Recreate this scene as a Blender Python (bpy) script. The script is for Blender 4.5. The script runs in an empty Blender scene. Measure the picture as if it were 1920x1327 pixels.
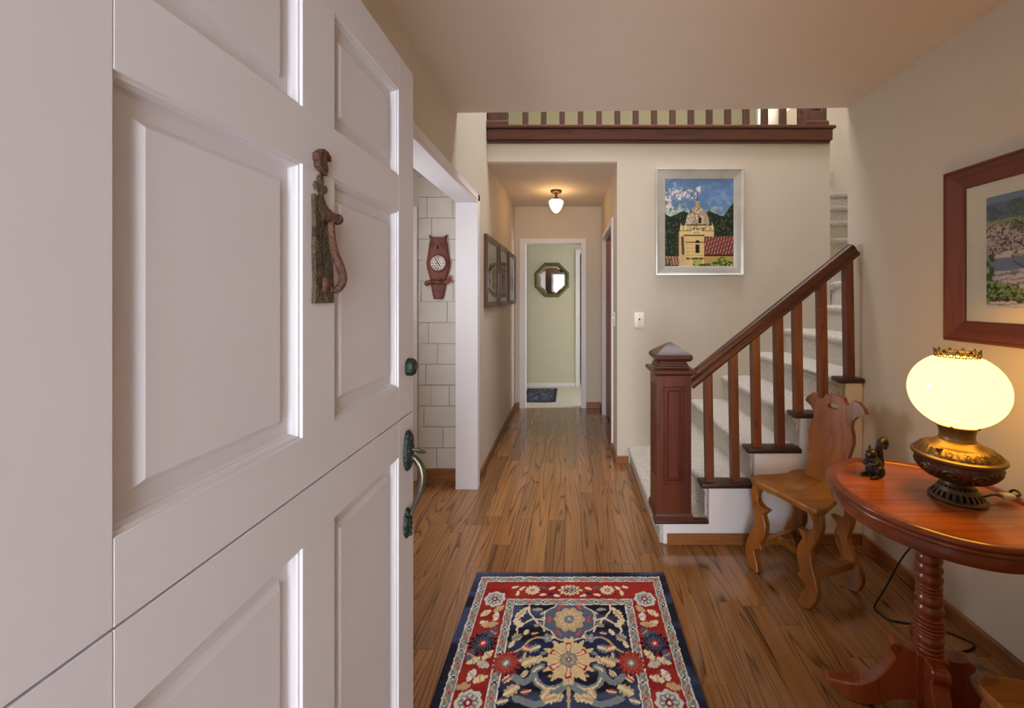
import bpy, bmesh, math, random
import numpy as np
from mathutils import Vector, Matrix

random.seed(7)
np.random.seed(7)
PI = math.pi
scene = bpy.context.scene
COL = scene.collection

# ------------------------------------------------------------------ camera
F_PX, CX, CY, CAM_H = 790.0, 1068.0, 556.0, 1.384
cam_d = bpy.data.cameras.new('camera')
cam = bpy.data.objects.new('camera', cam_d)
COL.objects.link(cam)
cam.location = (0, 0, CAM_H)
cam.rotation_euler = (PI / 2, 0, 0)
cam_d.sensor_width = 36.0
cam_d.lens = 36.0 * F_PX / 1920.0
cam_d.shift_x = (960.0 - CX) / 1920.0
cam_d.shift_y = (CY - 663.5) / 1920.0
cam_d.clip_start = 0.02
scene.camera = cam

# ------------------------------------------------------------------ world and light
world = bpy.data.worlds.new('world')
scene.world = world
world.use_nodes = True
bg = world.node_tree.nodes['Background']
bg.inputs[0].default_value = (0.93, 0.96, 1.0, 1)
bg.inputs[1].default_value = 12.0


def portal(name, loc, rot, sx, sy):
    l = bpy.data.lights.new(name, 'AREA')
    l.shape = 'RECTANGLE'
    l.size, l.size_y = sx, sy
    l.cycles.is_portal = True
    o = bpy.data.objects.new(name, l)
    COL.objects.link(o)
    o.location, o.rotation_euler = loc, rot
    return o


portal('portal_doorway', (0.01, 0.17, 1.02), (PI / 2, 0, 0), 0.92, 2.03)
portal('portal_alcove_added', (-1.50, 2.20, 1.60), (0, -PI / 2, 0), 0.9, 0.5)  # samples the added alcove opening
portal('portal_stair_added', (2.99, 5.35, 4.25), (0, PI / 2, 0), 0.7, 0.8)  # samples the added opening at the stair head
portal('portal_skylight', (0.77, 3.0, 4.65), (0, 0, 0), 2.74, 0.9)
portal('portal_far_window', (1.74, 5.85, 1.25), (0, PI / 2, 0), 2.0, 0.9)

scene.view_settings.view_transform = 'Standard'
scene.view_settings.look = 'None'
scene.view_settings.gamma = 1.0
scene.view_settings.use_curve_mapping = False
scene.view_settings.exposure = 0.13
scene.cycles.use_denoising = True
scene.cycles.use_adaptive_sampling = True
scene.cycles.adaptive_threshold = 0.08
scene.cycles.max_bounces = 8
scene.cycles.diffuse_bounces = 5
scene.cycles.glossy_bounces = 4
scene.cycles.transparent_max_bounces = 8
scene.cycles.sample_clamp_indirect = 8.0


# ------------------------------------------------------------------ helpers: materials
def lin(r, g, b):
    def f(c):
        c /= 255.0
        return c / 12.92 if c <= 0.04045 else ((c + 0.055) / 1.055) ** 2.4
    return (f(r), f(g), f(b))


def mat_new(name):
    m = bpy.data.materials.new(name)
    m.use_nodes = True
    nt = m.node_tree
    return m, nt, nt.nodes['Principled BSDF']


def N(nt, typ, **kw):
    n = nt.nodes.new(typ)
    for k, v in kw.items():
        setattr(n, k, v)
    return n


def L(nt, a, b):
    nt.links.new(a, b)


def ramp(nt, fac, stops):
    r = N(nt, 'ShaderNodeValToRGB')
    el = r.color_ramp.elements
    while len(el) < len(stops):
        el.new(0.5)
    for e, (p, c) in zip(el, stops):
        e.position = p
        e.color = (*c, 1)
    L(nt, fac, r.inputs[0])
    return r


def plain(name, col, rough=0.5, metal=0.0, noise=0.06, nscale=8.0, bump=0.0, bscale=60.0, coat=0.0, spec=0.5):
    m, nt, b = mat_new(name)
    b.inputs['Roughness'].default_value = rough
    b.inputs['Metallic'].default_value = metal
    b.inputs['Coat Weight'].default_value = coat
    b.inputs['Specular IOR Level'].default_value = spec
    tc = N(nt, 'ShaderNodeTexCoord')
    n = N(nt, 'ShaderNodeTexNoise')
    n.inputs['Scale'].default_value = nscale
    n.inputs['Detail'].default_value = 4
    L(nt, tc.outputs['Object'], n.inputs['Vector'])
    lo = tuple(max(0, c * (1 - noise)) for c in col)
    hi = tuple(min(1, c * (1 + noise)) for c in col)
    r = ramp(nt, n.outputs['Fac'], [(0.3, lo), (0.7, hi)])
    L(nt, r.outputs[0], b.inputs['Base Color'])
    if bump:
        n2 = N(nt, 'ShaderNodeTexNoise')
        n2.inputs['Scale'].default_value = bscale
        n2.inputs['Detail'].default_value = 3
        L(nt, tc.outputs['Object'], n2.inputs['Vector'])
        bp = N(nt, 'ShaderNodeBump')
        bp.inputs['Strength'].default_value = bump
        bp.inputs['Distance'].default_value = 0.01
        L(nt, n2.outputs['Fac'], bp.inputs['Height'])
        L(nt, bp.outputs[0], b.inputs['Normal'])
    return m


def wood(name, light, mid, dark, axis='z', across=9.0, along=0.8, rings=9.0, rough=0.35, line=0.7, coat=0.0,
         tone=0.25, wear=None):
    """Flat-sawn wood: grain lines are contour lines of a noise stretched along the grain."""
    m, nt, b = mat_new(name)
    tc = N(nt, 'ShaderNodeTexCoord')
    oi = N(nt, 'ShaderNodeObjectInfo')
    off = N(nt, 'ShaderNodeVectorMath', operation='SCALE')
    cx = N(nt, 'ShaderNodeCombineXYZ')
    for i, k in enumerate((37.0, 53.0, 71.0)):
        mu = N(nt, 'ShaderNodeMath', operation='MULTIPLY')
        mu.inputs[1].default_value = k
        L(nt, oi.outputs['Random'], mu.inputs[0])
        L(nt, mu.outputs[0], cx.inputs[i])
    add = N(nt, 'ShaderNodeVectorMath', operation='ADD')
    L(nt, tc.outputs['Object'], add.inputs[0])
    L(nt, cx.outputs[0], add.inputs[1])
    mp = N(nt, 'ShaderNodeMapping')
    s = {'x': (along, across, across), 'y': (across, along, across), 'z': (across, across, along)}[axis]
    mp.inputs['Scale'].default_value = s
    L(nt, add.outputs[0], mp.inputs['Vector'])
    n1 = N(nt, 'ShaderNodeTexNoise')
    n1.inputs['Scale'].default_value = 1.0
    n1.inputs['Detail'].default_value = 1.5
    n1.inputs['Roughness'].default_value = 0.45
    L(nt, mp.outputs[0], n1.inputs['Vector'])
    mu = N(nt, 'ShaderNodeMath', operation='MULTIPLY')
    mu.inputs[1].default_value = rings
    L(nt, n1.outputs['Fac'], mu.inputs[0])
    fr = N(nt, 'ShaderNodeMath', operation='FRACT')
    L(nt, mu.outputs[0], fr.inputs[0])
    rl = ramp(nt, fr.outputs[0], [(0.0, (1, 1, 1)), (0.07, (0.85,) * 3), (0.20, (0.30,) * 3), (0.45, (0.04,) * 3), (0.92, (0.06,) * 3), (1.0, (0.9,) * 3)])
    # pores
    mp2 = N(nt, 'ShaderNodeMapping')
    f = 22.0
    s2 = {'x': (along * 4, across * f, across * f), 'y': (across * f, along * 4, across * f), 'z': (across * f, across * f, along * 4)}[axis]
    mp2.inputs['Scale'].default_value = s2
    L(nt, add.outputs[0], mp2.inputs['Vector'])
    n2 = N(nt, 'ShaderNodeTexNoise')
    n2.inputs['Scale'].default_value = 1.0
    n2.inputs['Detail'].default_value = 2
    L(nt, mp2.outputs[0], n2.inputs['Vector'])
    # broad tone
    n3 = N(nt, 'ShaderNodeTexNoise')
    n3.inputs['Scale'].default_value = 0.45
    n3.inputs['Detail'].default_value = 2
    L(nt, mp.outputs[0], n3.inputs['Vector'])
    base = ramp(nt, n3.outputs['Fac'], [(0.3, mid), (0.7, light)])
    mx = N(nt, 'ShaderNodeMix', data_type='RGBA')
    fac = N(nt, 'ShaderNodeMath', operation='MULTIPLY')
    L(nt, rl.outputs[0], fac.inputs[0])
    pr = ramp(nt, n2.outputs['Fac'], [(0.35, (0.35,) * 3), (0.65, (1, 1, 1))])
    L(nt, pr.outputs[0], fac.inputs[1])
    fac2 = N(nt, 'ShaderNodeMath', operation='MULTIPLY')
    fac2.inputs[1].default_value = line
    L(nt, fac.outputs[0], fac2.inputs[0])
    L(nt, fac2.outputs[0], mx.inputs[0])
    L(nt, base.outputs[0], mx.inputs[6])
    mx.inputs[7].default_value = (*dark, 1)
    # per-piece tone
    hv = N(nt, 'ShaderNodeHueSaturation')
    mr = N(nt, 'ShaderNodeMapRange')
    mr.inputs[3].default_value = 1 - tone
    mr.inputs[4].default_value = 1 + tone
    L(nt, oi.outputs['Random'], mr.inputs[0])
    L(nt, mr.outputs[0], hv.inputs['Value'])
    L(nt, mx.outputs[2], hv.inputs['Color'])
    out = hv.outputs[0]
    if wear:
        nw = N(nt, 'ShaderNodeTexNoise')
        nw.inputs['Scale'].default_value = 5.0
        nw.inputs['Detail'].default_value = 6
        L(nt, tc.outputs['Object'], nw.inputs['Vector'])
        wr = ramp(nt, nw.outputs['Fac'], [(0.50, (0, 0, 0)), (0.75, (0.55,) * 3)])
        m2 = N(nt, 'ShaderNodeMix', data_type='RGBA')
        L(nt, wr.outputs[0], m2.inputs[0])
        L(nt, out, m2.inputs[6])
        m2.inputs[7].default_value = (*wear, 1)
        out = m2.outputs[2]
    L(nt, out, b.inputs['Base Color'])
    b.inputs['Roughness'].default_value = rough
    b.inputs['Coat Weight'].default_value = coat
    b.inputs['Coat Roughness'].default_value = 0.12
    bp = N(nt, 'ShaderNodeBump')
    bp.inputs['Strength'].default_value = 0.08
    bp.inputs['Distance'].default_value = 0.002
    bp.invert = True
    L(nt, fac.outputs[0], bp.inputs['Height'])
    L(nt, bp.outputs[0], b.inputs['Normal'])
    return m


def painted(name, rough=0.6, spec=0.3, bump=0.0):
    """Flat print / dyed pile: colour comes from the mesh's own colour layer."""
    m, nt, b = mat_new(name)
    a = N(nt, 'ShaderNodeAttribute')
    a.attribute_name = 'Col'
    L(nt, a.outputs['Color'], b.inputs['Base Color'])
    b.inputs['Roughness'].default_value = rough
    b.inputs['Specular IOR Level'].default_value = spec
    if bump:
        n = N(nt, 'ShaderNodeTexNoise')
        n.inputs['Scale'].default_value = 350
        tc = N(nt, 'ShaderNodeTexCoord')
        L(nt, tc.outputs['Object'], n.inputs['Vector'])
        bp = N(nt, 'ShaderNodeBump')
        bp.inputs['Strength'].default_value = bump
        bp.inputs['Distance'].default_value = 0.004
        L(nt, n.outputs['Fac'], bp.inputs['Height'])
        L(nt, bp.outputs[0], b.inputs['Normal'])
    return m


def glow(name, col, strength, base=(0.8, 0.75, 0.6)):
    m, nt, b = mat_new(name)
    b.inputs['Base Color'].default_value = (*base, 1)
    b.inputs['Roughness'].default_value = 0.15
    b.inputs['Emission Color'].default_value = (*col, 1)
    b.inputs['Emission Strength'].default_value = strength
    return m


def pane_mat(name):
    m = bpy.data.materials.new(name)
    m.use_nodes = True
    nt = m.node_tree
    nt.nodes.clear()
    o = N(nt, 'ShaderNodeOutputMaterial')
    mix = N(nt, 'ShaderNodeMixShader')
    fr = N(nt, 'ShaderNodeFresnel')
    fr.inputs[0].default_value = 1.5
    t = N(nt, 'ShaderNodeBsdfTransparent')
    g = N(nt, 'ShaderNodeBsdfGlossy')
    g.inputs['Roughness'].default_value = 0.01
    L(nt, fr.outputs[0], mix.inputs[0])
    L(nt, t.outputs[0], mix.inputs[1])
    L(nt, g.outputs[0], mix.inputs[2])
    L(nt, mix.outputs[0], o.inputs[0])
    return m


def carpet_mat(name, c):
    m, nt, b = mat_new(name)
    tc = N(nt, 'ShaderNodeTexCoord')
    n = N(nt, 'ShaderNodeTexNoise')
    n.inputs['Scale'].default_value = 120
    n.inputs['Detail'].default_value = 5
    n.inputs['Roughness'].default_value = 0.7
    L(nt, tc.outputs['Object'], n.inputs['Vector'])
    r = ramp(nt, n.outputs['Fac'], [(0.34, tuple(x * 0.45 for x in c)), (0.48, c), (0.66, tuple(min(1, x * 1.22) for x in c))])
    L(nt, r.outputs[0], b.inputs['Base Color'])
    b.inputs['Roughness'].default_value = 0.95
    b.inputs['Specular IOR Level'].default_value = 0.1
    v = N(nt, 'ShaderNodeTexVoronoi')
    v.inputs['Scale'].default_value = 130
    L(nt, tc.outputs['Object'], v.inputs['Vector'])
    bp = N(nt, 'ShaderNodeBump')
    bp.inputs['Strength'].default_value = 0.7
    bp.inputs['Distance'].default_value = 0.006
    bp.invert = True
    L(nt, v.outputs['Distance'], bp.inputs['Height'])
    L(nt, bp.outputs[0], b.inputs['Normal'])
    return m


M = {}
M['wall'] = plain('wall_paint', lin(205, 194, 178), 0.7, noise=0.015, bump=0.04, bscale=220)
M['ceil'] = plain('ceiling_paint', lin(219, 205, 192), 0.8, noise=0.01, bump=0.03, bscale=250)
M['green'] = plain('far_room_paint', lin(204, 201, 180), 0.7, noise=0.015)
M['olive'] = plain('landing_shaded_paint', lin(152, 144, 112), 0.75, noise=0.02)  # wall paint turned olive: the balusters' shade is put into the colour
M['trim'] = plain('trim_paint', lin(226, 223, 228), 0.4, noise=0.01)
M['door'] = plain('door_paint', lin(208, 206, 214), 0.42, noise=0.025, nscale=3, bump=0.02, bscale=60)
M['skirt'] = plain('skirt_paint', lin(228, 225, 228), 0.5, noise=0.01)
M['shingle'] = plain('shingle_paint', lin(206, 200, 190), 0.65, noise=0.05, nscale=6, bump=0.25, bscale=60)
M['blocker'] = plain('porch_blocker_dark', lin(120, 104, 92), 0.8, noise=0.15, nscale=9)  # dark so the added porch walls bounce little light onto the door
M['carpet'] = carpet_mat('stair_carpet', lin(196, 188, 177))
M['carpet2'] = carpet_mat('far_carpet', lin(218, 212, 200))
M['oak'] = wood('oak_floor', lin(163, 113, 67), lin(134, 89, 49), lin(38, 20, 9), 'y', 8.5, 0.42, 17.0, 0.17, 0.9, tone=0.12, coat=0.5)
M['base'] = wood('oak_base_y', lin(150, 98, 56), lin(120, 74, 40), lin(58, 30, 16), 'y', 20, 1.5, 5, 0.4, 0.6)
M['basex'] = wood('oak_base_x', lin(168, 110, 62), lin(140, 86, 48), lin(70, 38, 20), 'x', 20, 1.5, 5, 0.4, 0.6)
M['newel'] = wood('newel_mahogany', lin(106, 48, 28), lin(78, 32, 18), lin(34, 13, 9), 'z', 14, 1.0, 5, 0.38, 0.5, coat=0.1)
M['newelx'] = wood('newel_mahogany_x', lin(88, 42, 27), lin(64, 29, 19), lin(30, 12, 8), 'x', 14, 1.0, 5, 0.4, 0.5, coat=0.1)
M['balx'] = wood('rail_oak_x', lin(112, 64, 44), lin(82, 44, 28), lin(38, 18, 12), 'x', 16, 1.2, 6, 0.35, 0.6)
M['bal'] = wood('baluster_oak', lin(134, 76, 46), lin(102, 54, 31), lin(48, 22, 12), 'z', 22, 1.3, 6, 0.38, 0.7, tone=0.15)
M['bald'] = wood('balcony_oak', lin(96, 60, 46), lin(74, 44, 33), lin(34, 17, 12), 'z', 22, 1.3, 6, 0.4, 0.6, tone=0.12)
M['capd'] = wood('tread_cap_dark', lin(70, 40, 34), lin(50, 28, 24), lin(25, 12, 10), 'x', 20, 1.5, 5, 0.4, 0.5)
M['chair'] = wood('chair_wood', lin(166, 106, 36), lin(124, 72, 20), lin(62, 32, 8), 'y', 12, 2.5, 4.0, 0.34, 0.65, coat=0.15, wear=lin(188, 136, 66), tone=0.05)
M['chairz'] = wood('chair_wood_z', lin(164, 98, 34), lin(112, 60, 17), lin(50, 24, 7), 'z', 12, 2.0, 4.0, 0.34, 0.7, coat=0.15, tone=0.10)
M['table'] = wood('table_top_wood', lin(188, 104, 48), lin(158, 78, 34), lin(84, 34, 14), 'x', 16, 1.0, 4.0, 0.25, 0.45, coat=0.4, tone=0.05)
M['tablerim'] = wood('table_rim_wood', lin(146, 70, 34), lin(110, 48, 22), lin(50, 18, 10), 'x', 14, 2.0, 5.0, 0.28, 0.5, coat=0.4, tone=0.05)
M['tableleg'] = wood('table_leg_wood', lin(152, 70, 32), lin(112, 46, 19), lin(48, 16, 9), 'z', 14, 2.5, 5.0, 0.28, 0.5, coat=0.4, tone=0.08)
M['frame'] = wood('frame_cherry', lin(118, 60, 40), lin(92, 44, 30), lin(50, 20, 12), 'y', 12, 1.0, 4.0, 0.35, 0.5, tone=0.06)
M['framez'] = wood('frame_cherry_z', lin(118, 60, 40), lin(92, 44, 30), lin(50, 20, 12), 'z', 12, 1.0, 4.0, 0.35, 0.5, tone=0.06)
M['frame2'] = wood('frame_walnut', lin(106, 68, 46), lin(84, 52, 34), lin(44, 24, 16), 'z', 16, 1.2, 4.0, 0.4, 0.5, tone=0.08)
M['closet'] = wood('closet_redwood', lin(150, 66, 34), lin(122, 48, 24), lin(70, 26, 14), 'z', 14, 0.8, 4.0, 0.4, 0.4)
M['owl'] = wood('owl_wood', lin(136, 66, 42), lin(108, 48, 30), lin(50, 20, 14), 'z', 16, 2.5, 4.0, 0.45, 0.45)
M['owld'] = plain('owl_dark_wood', lin(84, 40, 28), 0.5)
M['silver'] = plain('silver_leaf', lin(212, 211, 206), 0.36, 0.6, noise=0.12, nscale=5)
M['silverd'] = plain('silver_dark', lin(120, 120, 114), 0.4, 0.8, noise=0.1)
M['mat'] = plain('mat_board', lin(236, 222, 196), 0.9, noise=0.01)
M['matw'] = plain('mat_board_white', lin(224, 222, 214), 0.9, noise=0.01)
M['print'] = painted('print', 0.55, 0.2)
M['pile'] = painted('rug_pile', 0.95, 0.1, 0.5)
M['pane'] = pane_mat('picture_glass')
M['mirror'] = plain('mirror_glass', (0.9, 0.9, 0.9), 0.02, 1.0, noise=0.0)
M['mframe'] = plain('mirror_frame', lin(104, 98, 62), 0.45, 0.4, noise=0.25, nscale=30, bump=0.3, bscale=90)
M['brass'] = plain('antique_brass', lin(126, 104, 76), 0.42, 0.9, noise=0.2, nscale=12)
M['brassd'] = plain('antique_brass_dark', lin(100, 86, 70), 0.4, 0.9, noise=0.2, nscale=14)
M['rust'] = plain('rusted_iron', lin(92, 62, 48), 0.75, 0.3, noise=0.45, nscale=40, bump=0.8, bscale=120)
M['rustp'] = plain('pitted_iron', lin(88, 76, 58), 0.75, 0.2, noise=0.5, nscale=50, bump=1.0, bscale=160)
M['bronze'] = plain('green_bronze', lin(42, 54, 47), 0.42, 0.5, noise=0.5, nscale=40, bump=0.5, bscale=140)
M['bronzeg'] = plain('worn_bronze', lin(112, 106, 92), 0.3, 0.85, noise=0.3, nscale=30)
M['squirrel'] = plain('dark_bronze_figurine', lin(58, 54, 62), 0.38, 0.6, noise=0.25, nscale=40)
M['black'] = plain('black_cord', lin(24, 20, 18), 0.5)
M['brown'] = plain('brown_cord', lin(70, 50, 34), 0.5)
M['plastic'] = plain('white_plastic', lin(236, 232, 226), 0.4, noise=0.01)
M['dark'] = plain('dark_void', lin(20, 18, 16), 0.9)
M['porch'] = plain('porch_concrete', lin(150, 146, 140), 0.9, bump=0.2, bscale=80)
M['shade'] = glow('opal_shade', (1.0, 0.50, 0.050), 11.0, (0.25, 0.22, 0.15))
M['globe'] = glow('opal_globe', (1.0, 0.62, 0.27), 20.0)
M['handd'] = plain('clock_hand_black', lin(20, 20, 24), 0.5)
M['handr'] = plain('clock_hand_red', lin(190, 50, 40), 0.5)


# ------------------------------------------------------------------ helpers: geometry
class MB:
    def __init__(self):
        self.v, self.f = [], []

    def add(self, vs, fs):
        o = len(self.v)
        self.v += [tuple(p) for p in vs]
        self.f += [tuple(i + o for i in f) for f in fs]
        return self

    def bm(self, b):
        b.verts.index_update()
        self.add([v.co[:] for v in b.verts], [[v.index for v in f.verts] for f in b.faces])
        b.free()
        return self

    def box(self, x0, x1, y0, y1, z0, z1, bev=0.0, seg=1):
        b = bmesh.new()
        bmesh.ops.create_cube(b, size=1.0)
        for v in b.verts:
            v.co = Vector(((x0 + x1) / 2 + v.co.x * (x1 - x0), (y0 + y1) / 2 + v.co.y * (y1 - y0), (z0 + z1) / 2 + v.co.z * (z1 - z0)))
        if bev:
            bmesh.ops.bevel(b, geom=b.edges[:], offset=bev, segments=seg, affect='EDGES', profile=0.5)
        return self.bm(b)

    def prism(self, poly, plane, t0, t1, bev=0.0, seg=1, xf=None):
        """poly: 2D outline; plane 'xz' (extrude y), 'yz' (extrude x), 'xy' (extrude z)."""
        def P(a, c, t):
            return {'xz': (a, t, c), 'yz': (t, a, c), 'xy': (a, c, t)}[plane]
        b = bmesh.new()
        n = len(poly)
        lo = [b.verts.new(P(a, c, t0)) for a, c in poly]
        hi = [b.verts.new(P(a, c, t1)) for a, c in poly]
        f0 = b.faces.new(lo)
        f1 = b.faces.new(hi)
        for i in range(n):
            b.faces.new((lo[i], lo[(i + 1) % n], hi[(i + 1) % n], hi[i]))
        bmesh.ops.recalc_face_normals(b, faces=b.faces[:])
        if bev:
            es = list(set(f0.edges[:] + f1.edges[:]))
            bmesh.ops.bevel(b, geom=es, offset=bev, segments=seg, affect='EDGES', profile=0.5)
        bmesh.ops.triangulate(b, faces=[f for f in b.faces if len(f.verts) > 4])
        if xf:
            for v in b.verts:
                v.co = Vector(xf(v.co))
        return self.bm(b)

    def lathe(self, prof, seg=48, c=(0, 0, 0), rfun=None, sx=1.0, sy=1.0):
        """prof: (radius, z) pairs, bottom to top; rfun(r, z, theta) may shape the radius."""
        vs, fs = [], []
        n = len(prof)
        for i, (r, z) in enumerate(prof):
            for k in range(seg):
                t = 2 * PI * k / seg
                rr = rfun(r, z, t) if rfun else r
                vs.append((c[0] + rr * math.cos(t) * sx, c[1] + rr * math.sin(t) * sy, c[2] + z))
        for i in range(n - 1):
            for k in range(seg):
                k2 = (k + 1) % seg
                fs.append((i * seg + k, i * seg + k2, (i + 1) * seg + k2, (i + 1) * seg + k))
        if prof[0][0] > 1e-6:
            fs.append(tuple(range(seg))[::-1])
        if prof[-1][0] > 1e-6:
            fs.append(tuple((n - 1) * seg + k for k in range(seg)))
        return self.add(vs, fs)

    def tube(self, pts, rad, seg=10, closed=False):
        pts = [Vector(p) for p in pts]
        n = len(pts)
        rs = rad if isinstance(rad, (list, tuple)) else [rad] * n
        vs, fs = [], []
        up = Vector((0, 0, 1))
        prev = None
        for i, p in enumerate(pts):
            if closed:
                t = (pts[(i + 1) % n] - pts[i - 1]).normalized()
            else:
                t = (pts[min(i + 1, n - 1)] - pts[max(i - 1, 0)]).normalized()
            if prev is None:
                u = t.cross(up)
                if u.length < 1e-3:
                    u = t.cross(Vector((0, 1, 0)))
            else:
                u = prev - t * prev.dot(t)
            u.normalize()
            prev = u
            w = t.cross(u)
            for k in range(seg):
                a = 2 * PI * k / seg
                vs.append(p + (u * math.cos(a) + w * math.sin(a)) * rs[i])
        m = n if closed else n - 1
        for i in range(m):
            j = (i + 1) % n
            for k in range(seg):
                k2 = (k + 1) % seg
                fs.append((i * seg + k, i * seg + k2, j * seg + k2, j * seg + k))
        if not closed:
            fs.append(tuple(range(seg))[::-1])
            fs.append(tuple((n - 1) * seg + k for k in range(seg)))
        return self.add(vs, fs)

    def ball(self, c, r, seg=20, rings=12, rot=None):
        vs, fs = [], []
        r = r if isinstance(r, (list, tuple)) else (r, r, r)
        for i in range(rings + 1):
            ph = PI * i / rings
            for k in range(seg):
                t = 2 * PI * k / seg
                p = Vector((r[0] * math.sin(ph) * math.cos(t), r[1] * math.sin(ph) * math.sin(t), -r[2] * math.cos(ph)))
                if rot:
                    p = rot @ p
                vs.append(p + Vector(c))
        for i in range(rings):
            for k in range(seg):
                k2 = (k + 1) % seg
                fs.append((i * seg + k, i * seg + k2, (i + 1) * seg + k2, (i + 1) * seg + k))
        return self.add(vs, fs)

    def mesh(self, name, smooth=None):
        me = bpy.data.meshes.new(name)
        me.from_pydata(self.v, [], self.f)
        me.validate()
        b = bmesh.new()
        b.from_mesh(me)
        bmesh.ops.remove_doubles(b, verts=b.verts[:], dist=1e-6)
        bmesh.ops.recalc_face_normals(b, faces=b.faces[:])
        b.to_mesh(me)
        b.free()
        if smooth is not None:
            for p in me.polygons:
                p.use_smooth = True
            me.set_sharp_from_angle(angle=math.radians(smooth))
        return me

    def build(self, name, mat, parent=None, smooth=None):
        me = self.mesh(name, smooth)
        me.materials.append(mat)
        return link(name, me, parent)


def wloc(o):
    p = Vector((0, 0, 0))
    while o:
        p += o.location
        o = o.parent
    return p


WORLD_PARENTS = set()


def link(name, me, parent=None):
    o = bpy.data.objects.new(name, me)
    COL.objects.link(o)
    if parent:
        o.parent = parent
        if parent.name in WORLD_PARENTS:
            o.location = -parent.location      # vertices were given in room coordinates
    return o


def tag(o, label, cat=None, group=None, kind=None):
    o['label'] = label
    if cat:
        o['category'] = cat
    if group:
        o['group'] = group
    if kind:
        o['kind'] = kind
    return o


def thing(name, label, cat, loc=(0, 0, 0), rz=0.0, group=None, kind=None, local=False):
    o = bpy.data.objects.new(name, None)
    o.empty_display_size = 0.05
    COL.objects.link(o)
    o.location = loc
    o.rotation_euler = (0, 0, rz)
    if not local:
        WORLD_PARENTS.add(o.name)
    return tag(o, label, cat, group, kind)


def struct(name, mb, mat, label, cat, smooth=None):
    return tag(mb.build(name, mat, None, smooth), label, cat, None, 'structure')


def bx(*a, **k):
    return MB().box(*a, **k)


# value noise for painted prints
def vnoise(x, y, seed=0):
    xi, yi = np.floor(x).astype(np.int64), np.floor(y).astype(np.int64)
    xf, yf = x - xi, y - yi
    xf, yf = xf * xf * (3 - 2 * xf), yf * yf * (3 - 2 * yf)

    def h(a, b):
        n = (a * 374761393 + b * 668265263 + seed * 982451653) & 0x7fffffff
        n = ((n ^ (n >> 13)) * 1274126177) & 0x7fffffff
        return ((n ^ (n >> 16)) & 0xffff) / 65535.0
    return (h(xi, yi) * (1 - xf) + h(xi + 1, yi) * xf) * (1 - yf) + (h(xi, yi + 1) * (1 - xf) + h(xi + 1, yi + 1) * xf) * yf


def fbm(x, y, seed=0, o=4):
    s, a, t = 0, 0.5, 0
    for i in range(o):
        s = s + a * vnoise(x * 2 ** i, y * 2 ** i, seed + i)
        t += a
        a *= 0.5
    return s / t


def put(img, mask, col):
    c = np.array(lin(*col)) if max(col) > 1 else np.array(col)
    m = np.clip(mask, 0, 1)[..., None] if mask.dtype != bool else mask[..., None].astype(float)
    img[:] = img * (1 - m) + c * m


def paint_grid(name, w, h, nx, ny, fn, to3d, mat, parent=None, zfun=None):
    """A flat grid w x h whose colour layer is computed by fn(U, V, img); to3d maps (u, v, t) to room coordinates."""
    U, V = np.meshgrid(np.linspace(0, w, nx + 1), np.linspace(0, h, ny + 1))
    img = np.zeros(U.shape + (3,))
    fn(U, V, img)
    T = zfun(U, V, img) if zfun is not None else np.zeros_like(U)
    X, Y, Z = to3d(U, V, T)
    co = np.stack([X, Y, Z], -1).reshape(-1, 3).astype(np.float32)
    idx = np.arange(co.shape[0]).reshape(ny + 1, nx + 1)
    q = np.stack([idx[:-1, :-1], idx[:-1, 1:], idx[1:, 1:], idx[1:, :-1]], -1).reshape(-1, 4)
    me = bpy.data.meshes.new(name)
    me.vertices.add(len(co))
    me.vertices.foreach_set('co', co.ravel())
    me.loops.add(q.size)
    me.loops.foreach_set('vertex_index', q.ravel().astype(np.int32))
    me.polygons.add(len(q))
    me.polygons.foreach_set('loop_start', np.arange(0, q.size, 4, dtype=np.int32))
    me.update(calc_edges=True)
    at = me.color_attributes.new('Col', 'FLOAT_COLOR', 'POINT')
    rgba = np.ones((len(co), 4), np.float32)
    rgba[:, :3] = img.reshape(-1, 3)
    at.data.foreach_set('color', rgba.ravel())
    me.materials.append(mat)
    return link(name, me, parent)


def seg_d(U, V, x0, y0, x1, y1):
    dx, dy = x1 - x0, y1 - y0
    t = np.clip(((U - x0) * dx + (V - y0) * dy) / (dx * dx + dy * dy + 1e-12), 0, 1)
    return np.hypot(U - x0 - t * dx, V - y0 - t * dy)


def smooth_path(pts, n=8):
    """Catmull-Rom through 3D points."""
    P = [Vector(p) for p in pts]
    P = [P[0] * 2 - P[1]] + P + [P[-1] * 2 - P[-2]]
    out = []
    for i in range(1, len(P) - 2):
        for k in range(n):
            t = k / n
            a, b, c, d = P[i - 1], P[i], P[i + 1], P[i + 2]
            out.append(0.5 * ((2 * b) + (c - a) * t + (2 * a - 5 * b + 4 * c - d) * t * t + (3 * b - a - 3 * c + d) * t ** 3))
    out.append(P[-2])
    return out


def smooth2(pts, n=4):
    return [(p.x, p.y) for p in smooth_path([(a, b, 0) for a, b in pts], n)]


# ------------------------------------------------------------------ key dimensions (metres)
XL, XR = -0.684, 1.643          # left and right wall faces
ZC = 2.50                       # ceiling
Y0 = 0.30                       # inner face of the front wall
YB = 3.505                      # wall with the mission picture
XC = 0.395                      # right side of the passage
YE = 5.23                       # end wall of the passage
YS = 2.372                      # white side of the stairs
XU0, XU1 = 2.167, 2.95          # upper flight
YV = 2.52                       # edge of the entry ceiling
ZF2 = 2.77                      # upper floor

# ================================================================== THE SETTING
# floor: a base slab and one object for every oak board
floor = struct('floor', bx(-1.45, 1.75, Y0 - 0.15, 5.245, -0.06, -0.012), M['dark'], 'dark-stained oak board floor running from the entry down the passage', 'floor')
PW = 0.10


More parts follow.
